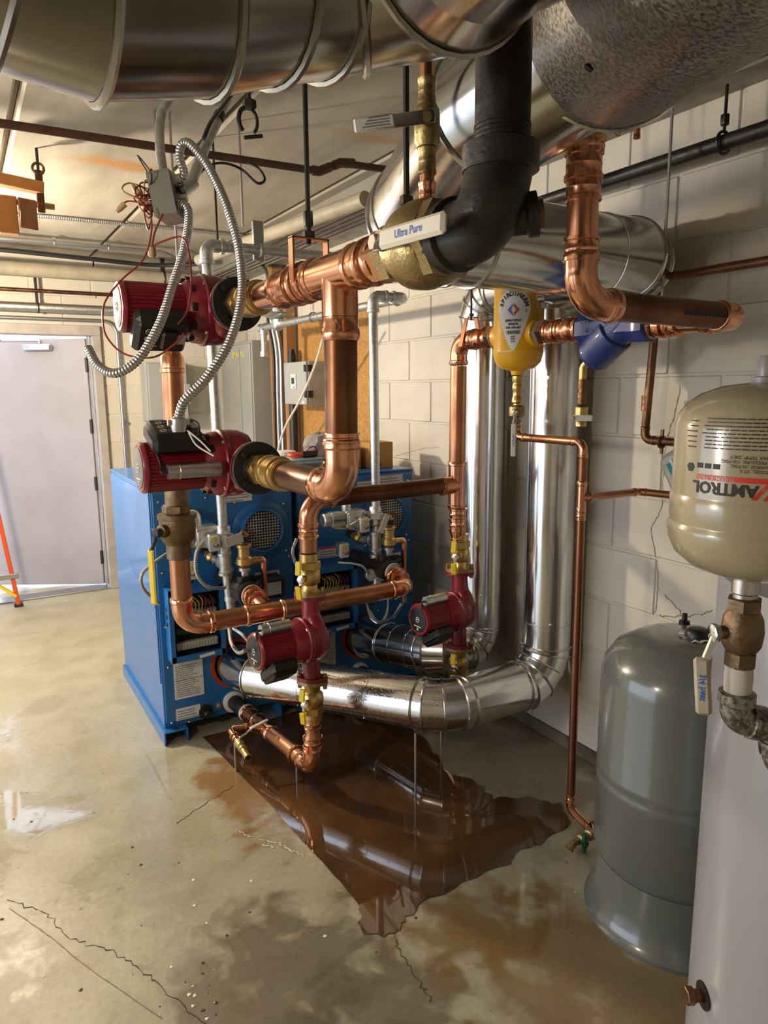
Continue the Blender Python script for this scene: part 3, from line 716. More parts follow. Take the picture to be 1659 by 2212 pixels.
# pale cable looping down past the panel
single('cable', MB().tube(spline([at(705, 705, 'x', 1.85), at(680, 790, 'x', 1.9), at(650, 860, 'x', 1.92), at(615, 925, 'x', 1.93), at(600, 975, 'x', 1.93), at(598, 1010, 'x', 1.93)]), .008, 8), 'white_grip', 'pale cable curving down in front of the control panel', 'cable')
single('cable', MB().tube(spline([at(563, 572, 'x', 2.0), at(575, 585, 'x', 2.0), at(580, 620, 'x', 2.0), at(586, 690, 'x', 2.0)]), .012, 8), 'steel', 'short grey conduit curling under the beam above the regulator', 'conduit')
# orange ladder, only its foot shows
t = thing('ladder', 'orange fibreglass stepladder with a yellow brace near the door', 'ladder', (.24, 5.86, 0))
tp = V((.24, 5.86, 0)); dr = (at(0, 1130, 'y', 5.86)-at(40, 1306, 'y', 5.86)).normalized()
def rail(a, b, w, th): 
    d = (b-a); u, v, ww = frame(d); return MB().box((a+b)/2, (w, th, d.length), Matrix((u, v, ww)).transposed(), .004)
part('rail', rail(tp+Z*.015, tp+dr*1.7, .05, .03), 'ladder_orange', t)
part('rail', rail(tp+V((-.55, .05, .015)), tp+dr*1.7+V((-.35, .05, 0)), .05, .03), 'ladder_orange', t)
part('foot', MB().box(tp+Z*.0125, (.06, .05, .025), None, .004), 'rubber', t); part('foot', MB().box(tp+V((-.55, .05, .0125)), (.06, .05, .025), None, .004), 'rubber', t)
part('brace', rail(at(36, 1288, 'y', 5.85), at(0, 1248, 'y', 5.85)+V((-.3, 0, .2)), .045, .02), 'yellow_grip', t)
part('crossbar', MB().box((-.05, 5.84, at(10, 1246, 'y', 5.85).z), (.62, .03, .04), None, .004), 'steel', t)

# objects on and beside the boilers' tops come with the boilers; hanging hardware below the ceiling
def rod(name, bot_px, dz, m, label, cat='rod', r=.005):
    """threaded rod hanging plumb; dz = height of its lower end"""
    b = at(*bot_px, 'z', dz); return single(name, MB().tube([V((b.x, b.y, 2.60)), b], r, 8), m, label, cat, b)
# wood block held by a strap hanger, left
p = at(45, 425, 'z', 2.40)
t = thing('pipe_hanger', 'strap hanger with an orange wood block and a copper offcut', 'hanger', p)
part('rod', MB().tube([p+V((.075, 0, .20)), p+V((.075, 0, .09))], .006, 8), 'dark_rod', t)
part('strap', MB().box(p+V((.075, 0, .03)), (.03, .008, .17), None, .003).torus(p+V((.075, 0, .12)), Y, .022, .006, 16, 6), 'copper_old', t)
part('wood_block', MB().box(p+V((-.01, 0, .052)), (.20, .06, .045), Matrix.Rotation(.1, 3, 'Y'), .004), 'wood_orange', t)
part('wood_block', MB().box(p+V((-.055, .02, -.075)), (.075, .05, .15), None, .004), 'wood_orange', t, 'pale upright wood offcut')
part('copper_plate', MB().box(p+V((.02, -.02, -.07)), (.075, .01, .12), Matrix.Rotation(.35, 3, 'Z'), .003), 'copper', t)
part('crosspipe', MB().tube([p+V((-.3, .03, -.005)), p+V((.13, .03, -.02))], .013, 12), 'brass_cast', t)
# loose pipe clamp on its rod
p = at(540, 262, 'z', 2.28)
t = thing('pipe_clamp', 'open split ring pipe clamp hanging from a short rod', 'clamp', p)
part('rod', MB().tube([V((p.x, p.y, 2.6)), p+Z*.045], .005, 8), 'dark_rod', t)
mb = MB(); mb.tube([p + V((math.cos(a)*.020, 0, math.sin(a)*.030)) for a in np.linspace(math.radians(-60), math.radians(80), 10)], .0045, 8); mb.tube([p + V((math.cos(a)*.020-.010, 0, math.sin(a)*.030)) for a in np.linspace(math.radians(100), math.radians(240), 10)], .006, 8)
part('ring', mb, 'dark_rod', t); part('bolt', MB().tube([p+V((-.018, 0, -.042)), p+V((.032, 0, -.030))], .005, 8), 'dark_rod', t); part('collar', hexnut(MB(), p+Z*.03, Z, .018, .02), 'dark_rod', t)
rod('threaded_rod', (470, 522), 2.20, 'dark_rod', 'dark hanger rod behind the loop of flexible conduit')
rod('threaded_rod', (345, 440), 2.28, 'steel', 'slim rod hanging above the open junction box')
rod('threaded_rod', (525, 490), 2.22, 'steel', 'bright thin rod ending at the gas pipe hanger')
rod('threaded_rod', (388, 640), 1.95, 'steel', 'thin steel rod dropping behind the upper pump')
b = at(1430, 640, 'x', 2.02); single('threaded_rod', MB().tube([V((b.x, b.y, 2.50)), b], .005, 8), 'steel', 'long steel rod hanging in front of the block wall', 'rod', b)
b = at(878, 438, 'z', 1.93)
t = thing('threaded_rod', 'black threaded rod with a nut beside the small brass valve', 'rod', b)
part('rod', MB().tube([V((b.x, b.y, 2.6)), b-Z*.012], .0055, 8), 'dark_rod', t); part('nut', hexnut(MB(), b-Z*.004, Z, .012, .016), 'dark_rod', t)

# ================================================================== boilers
BF, BB, BH, BW, PITCHX = 3.145, 4.06, 1.172, .665, .69
SCREW = screw_mesh(.0065); SCREW.materials.append(MATS['chrome'])
def screws(t, pts):
    for p in pts:
        o = bpy.data.objects.new('screw', SCREW); COL.objects.link(o); o.parent = t; o.location = V(p)-root(t).location
def label_plate(t, x0, x1, z0, z1, y, rows_, seed, m='white_label', head=None, title=None):
    pl = part('label_plate', MB().box(((x0+x1)/2, y, (z0+z1)/2), (x1-x0, .002, z1-z0)), m, t)
    mb = MB(); w, hh = x1-x0, z1-z0; lines_on(mb, (x0+w*.07, y-.0015, z0+hh*.06), X, Z, w*.86, hh*(.72 if head else .86), rows_, .42, seed)
    part('print', mb, 'grey_ink', pl)
    if head: part('warning_band', MB().box(((x0+x1)/2, y-.0015, z1-hh*.09), (w*.96, .001, hh*.15)), head, pl)
    if title:
        q = MB(); text_on(q, title, hh*.09, ((x0+x1)/2, y-.0017, z1-hh*.09), X, Z); part('lettering', q, 'ink', pl)
    return pl
def boiler(x0, label, first):
    t = thing('boiler', label, 'boiler', (x0+BW/2, (BF+BB)/2, 0), 'blue gas boilers'); x1 = x0+BW
    part('casing', MB().box(((x0+x1)/2, (BF+BB)/2, (BH+.065)/2), (BW, BB-BF, BH-.065), None, .003), 'boiler_blue', t)
    part('top_cover', MB().box(((x0+x1)/2, (BF+BB)/2, BH+.004), (BW+.008, BB-BF+.008, .012), None, .004), 'boiler_blue', t)
    part('front_panel', MB().box(((x0+x1)/2, BF-.004, (BH+.08)/2), (BW-.012, .010, BH-.10), None, .004), 'boiler_blue', t)
    if first:
        part('side_panel', MB().box((x0-.002, (BF+BB)/2, .72), (.006, BB-BF-.02, .88), None, .002), 'boiler_blue', t)
        part('side_seam', MB().tube([(x0-.004, BB-.01, .80), (x0-.004, BF+.02, .64)], .004, 6), 'boiler_blue', t)
    for xr in (x0+.04, x1-.06):      # channel skids
        mb = MB(); mb.prism([(-.054, 0), (-.048, 0), (-.048, .058), (.048, .058), (.048, 0), (.054, 0), (.054, .064), (-.054, .064)], (xr, BB+.0, .0), X, Z, BB-BF+.045)
        part('skid', mb, 'boiler_blue', t)
    part('skid_hole', MB().lathe([(.012, 0), (.012, .001)], (x0+.045, BF-.022, .0645), Z, 14), 'dark_void', t)
    # fan opening with wire grille
    fx, fz = x0+.50, .945
    mb = MB(); mb.lathe([(.142, 0), (.142, .006), (.132, .012), (.108, .012), (.108, .03), (.098, .034), (.094, .03), (.094, 0)], (fx, BF-.008, fz), -Y, 40); part('fan_surround', mb, 'boiler_blue', t)
    part('fan_opening', MB().lathe([(.095, 0), (.095, .001)], (fx, BF-.0095, fz), -Y, 40), 'dark_void', t)
    mb = MB(); R = .093; st = .0135
    for k in range(-6, 7):
        q = k*st; l = math.sqrt(max(R*R-q*q, 0))
        mb.box((fx+q, BF-.019, fz), (.0034, .0034, 2*l)); mb.box((fx, BF-.022, fz+q), (2*l, .0034, .0034))
    part('fan_grille', mb, 'grille', t)
    # flue outlet with red gasket, return port, plugs
    vx, vz = x0+.345, .315
    part('flue_gasket', MB().lathe([(.122, 0), (.122, .006), (.104, .006), (.104, 0)], (vx, BF-.009, vz), -Y, 40), 'gasket_red', t)
    part('flue_collar', MB().lathe([(.097, 0), (.097, .07)], (vx, BF-.009, vz), -Y, 36), 'duct_new', t)
    rx, rz = x0+.325, .124
    mb = MB(); mb.lathe([(.052, 0), (.052, .012), (.044, .016)], (rx, BF-.009, rz), -Y, 28); part('port_collar', mb, 'white_label', t)
    part('drain_plug', MB().lathe([(.035, 0), (.033, .004), (.016, .005), (.016, .04), (.012, .045)], (x0+.19, BF-.009, .105), -Y, 20), 'black_iron', t)
    part('test_plug', hexnut(MB().lathe([(.02, 0), (.02, .004)], (x0+.255, BF-.009, .12), -Y, 20), (x0+.255, BF-.013, .12), -Y, .012, .01), 'steel', t)
    screws(t, [(x0+a, BF-.009, z) for a, z in ((.03, 1.12), (.63, 1.12), (.03, .80), (.03, .55), (.03, .36), (.03, .09), (.635, .8), (.635, .55), (.24, 1.12), (.44, 1.12), (.375, 1.085), (.615, 1.06), (.37, .80), (.62, .83), (.11, .075), (.36, .075), (.2, .40), (.26, .30), (.44, .44))])
    # open control box
    cx0, cx1, cz0, cz1, cd = x0+.032, x0+.275, .405, .735, .085
    cb = MB(); th = .006; cy = BF-.009
    cb.box((cx0, cy-cd/2, (cz0+cz1)/2), (th, cd, cz1-cz0)); cb.box((cx1, cy-cd/2, (cz0+cz1)/2), (th, cd, cz1-cz0)); cb.box(((cx0+cx1)/2, cy-cd/2, cz1), (cx1-cx0+th, cd, th)); cb.box(((cx0+cx1)/2, cy-cd/2, cz0), (cx1-cx0+th, cd, th))
    for zc, hh in ((cz0+.012, .028), (cz1-.012, .024)): cb.box(((cx0+cx1)/2, cy-cd, zc), (cx1-cx0, .004, hh))
    cb.box((cx1-.008, cy-cd, (cz0+cz1)/2), (.02, .004, cz1-cz0)); cb.box((cx0+.007, cy-cd, (cz0+cz1)/2), (.02, .004, cz1-cz0))
    b = part('control_box', cb, 'boiler_blue', t)
    part('backplate', MB().box(((cx0+cx1)/2, cy-.004, (cz0+cz1)/2), (cx1-cx0, .004, cz1-cz0)), 'dark_void', b)
    for i, zc in enumerate((cz0+.055, cz0+.125, cz0+.20, cz0+.245)):
        mb = MB().box(((cx0+cx1)/2+.005, cy-.03, zc), (.19, .03, .028 if i else .034), None, .002)
        for k in range(14): mb.box((cx0+.035+k*.0135, cy-.047, zc), (.004, .006, .02))
        part('terminal_strip', mb, ('grey_label', 'circuit', 'panel_grey', 'circuit')[i], b)
    rn = random.Random(3)
    for k in range(9):
        xa = cx0+.06+k*.016; za = cz1-.045-rn.uniform(0, .02); w = MB().tube(spline([V((xa, cy-.03, za)), V((xa+.012, cy-.065, za-.02)), V((xa+.01, cy-.05, za-.07)), V((xa-.01, cy-.045, za-.10))], 5), .0018, 5)
        part('wire', w, 'wire_yellow' if k < 6 else 'wire_red', b)
    part('paper_tag', MB().box((cx0+.155, cy-cd-.003, cz0+.012), (.07, .001, .014), Matrix.Rotation(-.1, 3, 'Y')), 'white_paper', b)
    for k in range(3): part('knockout', MB().lathe([(.010, 0), (.010, .001)], (cx0-.004, cy-.045, cz0+.05+k*.035+.12), -X, 12), 'dark_void', b)
    # labels
    label_plate(t, x0+.052, x0+.187, .195, .375, BF-.010, 16, 11)
    part('divider', MB().box((x0+.12, BF-.0118, .285), (.133, .0008, .0015)), 'ink', t)
    label_plate(t, x0+.052, x0+.165, .092, .150, BF-.010, 4, 12)
    label_plate(t, x0+.33, x0+.46, 1.09, 1.135, BF-.010, 3, 13)
    label_plate(t, x0+.46, x0+.585, .60, .74, BF-.010, 8, 14, head='white_label')
    if not first:
        p = label_plate(t, x0+.105, x0+.245, .745+.02, .80+.02, BF-.010, 3, 15, head='red_ink'); 
        label_plate(t, x0+.42, x0+.60, 1.075, 1.155, BF-.010, 5, 16, title='WARNING')
    # combustion control, black box on the right
    part('ignition_box', MB().box((x0+.50, BF-.06, .68), (.14, .10, .10), None, .008), 'black_plastic', t)
    part('ignition_label', MB().box((x0+.50, BF-.1105, .68), (.10, .001, .06)), 'grey_label', t)
    return t
b1 = boiler(.672, 'left blue gas boiler with its glossy side panel in full view', True)
b2 = boiler(.672+PITCHX, 'right blue gas boiler standing against the block wall', False)
part('number_tag', MB().box((.735, BF-.0105, 1.085), (.035, .001, .028)), 'white_label', b1)

# clutter on the boiler tops
TZ = BH+.0105
def box_thing(name, label, cat, c, size, m, rot=0.0, bev=.003):
    return single(name, MB().box((c[0], c[1], c[2]+size[2]/2), size, Matrix.Rotation(rot, 3, 'Z'), bev), m, label, cat, c)
t = thing('cardboard_box', 'small brown cardboard box on the right boiler top', 'box', (1.90, 3.33, TZ))
part('carton', MB().box((1.90, 3.33, TZ+.068), (.14, .17, .136), None, .002), 'cardboard', t)
q = MB(); text_on(q, 'Betts', .026, (1.87, 3.2445, TZ+.02), X, Z, 1, .001); part('lettering', q, 'ink', t)
t = thing('parts_box', 'opened carton with a barcode label beside the brown box', 'box', (1.73, 3.36, TZ))
part('carton', MB().box((1.735, 3.36, TZ+.06), (.12, .16, .12), None, .002), 'cardboard', t)
lb = part('label', MB().box((1.735, 3.279, TZ+.06), (.05, .002, .10)), 'white_label', t); part('barcode', lines_on(MB(), (1.715, 3.2775, TZ+.02), Z, X, .08, .04, 9, .5, 4, .05), 'ink', lb)
part('red_patch', MB().box((1.70, 3.279, TZ+.045), (.014, .002, .03)), 'red_ink', t)
# crumpled grey plastic bag
rn = random.Random(9); mb = MB(); n1, n2 = 14, 9; R0 = .10
rings = []
for j in range(n2+1):
    th = math.pi*j/n2*.94+.03; rings.append([V((1.72+math.sin(th)*math.cos(2*math.pi*k/n1)*.10*rn.uniform(.8, 1.15), 3.62+math.sin(th)*math.sin(2*math.pi*k/n1)*.09*rn.uniform(.8, 1.15), TZ+.09+math.cos(th)*.088*rn.uniform(.9, 1.1))) for k in range(n1)])
mb._skin(rings, n1, True); single('plastic_bag', mb, 'grey_bag', 'crumpled grey plastic bag behind the tall copper drop pipe', 'bag', (1.72, 3.62, TZ), sharp=20)
t = thing('parts_tub', 'clear plastic tub of fittings on the boiler top', 'tub', (1.47, 3.30, TZ))
part('tub', MB().box((1.47, 3.30, TZ+.035), (.17, .13, .07), None, .008), 'clear_plastic', t); part('rim', MB().box((1.47, 3.30, TZ+.072), (.182, .142, .008), None, .003), 'clear_plastic', t)
part('contents', MB().box((1.47, 3.234, TZ+.03), (.13, .003, .04)), 'grey_ink', t)
t = thing('clamp_meter', 'orange and black clamp meter lying on the clear tub', 'meter', (1.46, 3.30, TZ+.076))
part('body', MB().box((1.50, 3.30, TZ+.092), (.10, .05, .03), Matrix.Rotation(.2, 3, 'Z'), .008), 'black_plastic', t)
part('jaw', MB().tube([V((1.43+.035*math.cos(a), 3.30+.035*math.sin(a), TZ+.092)) for a in np.linspace(.5, 5.8, 14)], .010, 8), 'red_plastic', t)
part('test_lead', MB().tube(spline([V((1.47, 3.27, TZ+.11)), V((1.49, 3.25, TZ+.13)), V((1.52, 3.26, TZ+.13)), V((1.55, 3.29, TZ+.105))]), .004, 6), 'wire_red', t)
t = thing('jar', 'round clear jar with a white lid behind the clamp meter', 'jar', (1.50, 3.60, TZ)); part('glass', MB().lathe([(.05, 0), (.055, .01), (.055, .055), (.048, .065)], (1.50, 3.60, TZ), Z, 24), 'clear_plastic', t); part('lid', MB().lathe([(.057, .065), (.057, .085), (.05, .088)], (1.50, 3.60, TZ), Z, 24), 'white_label', t)
t = thing('jar', 'small jar with a bluish body at the left of the tub', 'jar', (1.37, 3.50, TZ)); part('glass', MB().lathe([(.042, 0), (.045, .01), (.045, .05)], (1.37, 3.50, TZ), Z, 24), 'clear_plastic', t); part('lid', MB().lathe([(.047, .05), (.047, .066), (.04, .069)], (1.37, 3.50, TZ), Z, 24), 'white_label', t)
sheet = MB(); nx, ny = 9, 6; rn = random.Random(2)
vs = [V((1.30+.45*i/nx, 3.20+.3*j/ny, TZ+.004+.02*rn.random()*(j > 2)+(.03*rn.random() if i > 6 and j > 3 else 0))) for j in range(ny+1) for i in range(nx+1)]
sheet.raw(vs, [(j*(nx+1)+i, j*(nx+1)+i+1, (j+1)*(nx+1)+i+1, (j+1)*(nx+1)+i) for j in range(ny) for i in range(nx)]); o = single('paper_sheet', sheet, 'white_paper', 'rumpled white paper spread under the clear tub', 'paper', (1.5, 3.3, TZ))
so = o.modifiers.new('thick', 'SOLIDIFY'); so.thickness = .001
box_thing('red_case', 'small red plastic case beside the clear tub', 'case', (1.60, 3.31, TZ+.004), (.06, .05, .03), 'red_plastic')
box_thing('white_carton', 'small white carton near the conduits on the boiler top', 'box', (1.30, 3.70, TZ), (.06, .05, .06), 'white_grip')
# open cardboard carton behind the left boiler top
t = thing('open_carton', 'open cardboard carton behind the middle pump on the boiler', 'box', (1.05, 3.72, TZ))
part('carton', MB().box((1.02, 3.72, TZ+.08), (.26, .2, .16), None, .002), 'cardboard', t)
part('flap', MB().box((1.19, 3.66, TZ+.10), (.004, .18, .17), Matrix.Rotation(-.45, 3, 'Y')), 'cardboard', t); part('orange_edge', MB().box((1.0, 3.618, TZ+.155), (.2, .004, .012)), 'red_plastic', t)

# ---- gas trains
def gas_train(xo, label, drop):
    """gas valve, pressure switches and yellow-handled cock in front of a boiler; drop = axis of the gas drop pipe"""
    t = thing('gas_valve_train', label, 'gas valve', (xo, 2.98, .86), 'gas valve trains')
    vx, vy, vz = xo, 2.97, .985
    part('inlet_pipe', MB().tube(fillet([(vx-.035, BF-.01, 1.07), (vx-.035, vy, 1.07), (vx-.035, vy, vz-.02)], .03), .017, 14), 'black_iron', t)
    part('elbow', MB().tube(fillet([(vx-.035, vy+.05, 1.07), (vx-.035, vy, 1.07), (vx-.035, vy, 1.02)], .03), .023, 14), 'galv_pipe', t)
    part('valve_block', MB().box((vx, vy, vz), (.11, .09, .085), None, .01), 'galv_pipe', t)
    mb = MB().box((vx-.012, vy-.052, vz), (.075, .015, .06), None, .005)
    for k in (-1, 1): mb.lathe([(.008, 0), (.008, .006)], (vx+k*.042, vy-.046, vz+.03), -Y, 6); mb.lathe([(.008, 0), (.008, .006)], (vx+k*.042, vy-.046, vz-.03), -Y, 6)
    part('flange_plate', mb, 'galv_pipe', t)
    ac = part('actuator', MB().box((vx-.09, vy-.005, vz+.005), (.085, .075, .07), None, .012), 'panel_grey', t)
    q = MB(); text_on(q, 'DUNGS', .02, (vx-.09, vy-.0435, vz+.005), -X, -Z, 1, .0006); part('lettering', q, 'ink', ac)
    part('actuator_end', MB().lathe([(.03, 0), (.034, .004), (.034, .03), (.028, .036)], (vx-.13, vy-.005, vz+.005), -X, 20), 'galv_pipe', t)
    def switch(c, nm):
        s = part(nm, MB().box(c, (.052, .05, .062), None, .006), 'galv_pipe', t)
        part('cover', MB().box(c+V((-.004, -.028, -.004)), (.05, .016, .066), None, .005), 'clear_plastic', s)
        part('dial', MB().lathe([(.010, 0), (.010, .003)], c+V((-.012, -.037, .015)), -Y, 14), 'yellow_grip', s)
        part('wire', MB().tube(spline([c+V((-.012, -.038, -.01)), c+V((.0, -.041, -.02)), c+V((.008, -.038, -.008)), c+V((.012, -.038, -.02))], 4), .002, 5), 'wire_red', s)
        part('cable_gland', MB().lathe([(.012, 0), (.012, .022), (.009, .03)], c-Z*.03, -Z, 10), 'black_plastic', s)
    switch(V((vx+.012, vy-.075, vz-.015)), 'pressure_switch')
    lx = vx-.05; lz = .865
    switch(V((lx-.035, 2.92, lz-.01)), 'pressure_switch')
    # cock and pipe to the drop
    c = V((drop.x-.012, drop.y+.15, lz)); ax = (V((drop.x, drop.y, lz-.02))-V((drop.x-.02, drop.y+.25, lz))).normalized()
    part('pipe', MB().tube([V((drop.x-.022, BF-.005, lz+.01)), c], .017, 14), 'black_iron', t)
    part('pipe', MB().tube([c, V((drop.x, drop.y+.02, lz))], .0185, 16), 'galv_pipe', t)
    ball_valve(t, c, ax, Z, V((-1, .25, .12)), .018, .085, 'brass', 'yellow_grip', .10, .012, .01)
    part('test_port', MB().tube([(vx+.055, vy, vz+.02), (vx+.09, vy, vz+.02)], .006, 8), 'brass', t)
    return t
GX1, GX2, GY = .915, 1.660, 2.90
gas_train(.855, 'gas valve train with pressure switches on the left boiler', V((GX1, GY, 0)))
gas_train(.855+PITCHX+.03, 'gas valve train with an upside down maker name on the right boiler', V((GX2, GY, 0)))
# galvanised gas drops
def gal_pipe(t, pts, r, cor=.045, m='galv_pipe'):
    P = [V(p) for p in pts]; part('pipe', MB().tube(fillet(P, cor), r, 20), m, t)
    for i in range(1, len(P)-1):
        a = P[i]+(P[i-1]-P[i]).normalized()*cor*1.5; c = P[i]+(P[i+1]-P[i]).normalized()*cor*1.5
        mb = MB().tube(fillet([a, P[i], c], cor), r*1.22, 20); 
        for q, d in ((a, (P[i-1]-P[i])), (c, (P[i+1]-P[i]))): mb.lathe([(r*1.25, -.012), (r*1.4, -.010), (r*1.4, .004), (r*1.1, .006)], q, d, 20)
        part('elbow', mb, m, t)
def malleable_union(t, p, r, m='galv_pipe'):
    mb = hexnut(MB(), V(p)-Z*.014, Z, r*1.95, .028); mb.lathe([(r*1.3, -.045), (r*1.5, -.04), (r*1.5, -.015), (r*1.5, .015), (r*1.35, .04), (r*1.2, .045)], p, Z, 20); part('union', mb, m, t)
def gtee(t, p, d, b, r, m='galv_pipe'):
    p, d, b = V(p), V(d), V(b); mb = MB().tube([p-d*.045, p+d*.045], r*1.22, 20).tube([p, p+b*.042], r*1.22, 18)
    for q, e in ((p-d*.035, -d), (p+d*.035, d), (p+b*.03, b)): mb.lathe([(r*1.25, 0), (r*1.42, .002), (r*1.42, .014), (r*1.1, .016)], q, e, 20)
    part('tee', mb, m, t)
GR = .0212
t = thing('gas_pipe', 'galvanised gas pipe dropping between the pumps to the left boiler', 'pipe', (GX1, GY, .6))
gal_pipe(t, [(GX1+.02, GY, .62), (GX1, GY, .90), (GX1-.015, GY, 2.165), (1.60, GY, 2.165)], GR)
malleable_union(t, (GX1, GY, .985), GR); gtee(t, (GX1, GY, .865), Z, Y, GR)
part('cap', MB().lathe([(GR*1.5, 0), (GR*1.5, .03), (GR*1.2, .04)], (GX1+.02, GY, .625), -Z, 18).lathe([(GR*1.35, 0), (GR*1.35, .02)], (GX1+.018, GY, .70), Z, 16), 'galv_pipe', t)
part('hanger', MB().box((1.12, GY, 2.20), (.05, .012, .16), None, .004).torus((1.12, GY, 2.165), X, .03, .005, 18, 6), 'steel', t)
t = thing('gas_pipe', 'galvanised gas pipe dropping in front of the block wall to the right boiler', 'pipe', (GX2, GY, .6))
gal_pipe(t, [(GX2+.005, GY, .62), (GX2, GY, 2.012), (1.83, GY, 2.012), (1.83, 4.75, 2.012)], GR)
malleable_union(t, (GX2, GY, 1.0), GR); gtee(t, (GX2, GY, .875), Z, Y, GR)
part('coupling', MB().lathe([(GR*1.2, -.04), (GR*1.42, -.038), (GR*1.42, -.02), (GR*1.28, -.018), (GR*1.28, .018), (GR*1.42, .02), (GR*1.42, .038), (GR*1.2, .04)], (GX2, GY, .775), Z, 18), 'galv_pipe', t)
part('cap', MB().lathe([(GR*1.5, 0), (GR*1.5, .03), (GR*1.2, .04)], (GX2+.004, GY, .66), -Z, 18), 'galv_pipe', t)
part('hanger', MB().tube([(1.83, 3.9, 2.05), (1.83, 3.9, 2.5)], .004, 6).torus((1.83, 3.9, 2.012), Y, .028, .004, 18, 6), 'steel', t)
# regulator at the far end of the gas line
ry = 4.45
t = thing('gas_regulator', 'disc shaped gas regulator on the pipe under the beam', 'regulator', (1.83, ry, 1.98))
part('diaphragm', MB().lathe([(.05, -.02), (.11, -.006), (.115, 0), (.11, .006), (.04, .02)], (1.83, ry, 2.075), Z, 28), 'galv_pipe', t)
part('body', MB().box((1.83, ry, 2.02), (.07, .09, .09), None, .02), 'galv_pipe', t); part('spring_tower', MB().lathe([(.03, 0), (.03, .07), (.02, .085)], (1.83, ry-.02, 2.08), Z, 18), 'panel_grey', t); part('yellow_label', MB().box((1.83, ry-.055, 2.13), (.045, .003, .035)), 'yellow_grip', t)
gtee(t, (1.83, 4.70, 2.012), Y, -Z, GR); part('drip_leg', MB().tube([(1.83, 4.70, 1.98), (1.83, 4.70, 1.84)], GR, 16).lathe([(GR*1.4, 0), (GR*1.4, .035)], (1.83, 4.70, 1.82), Z, 16), 'galv_pipe', t)

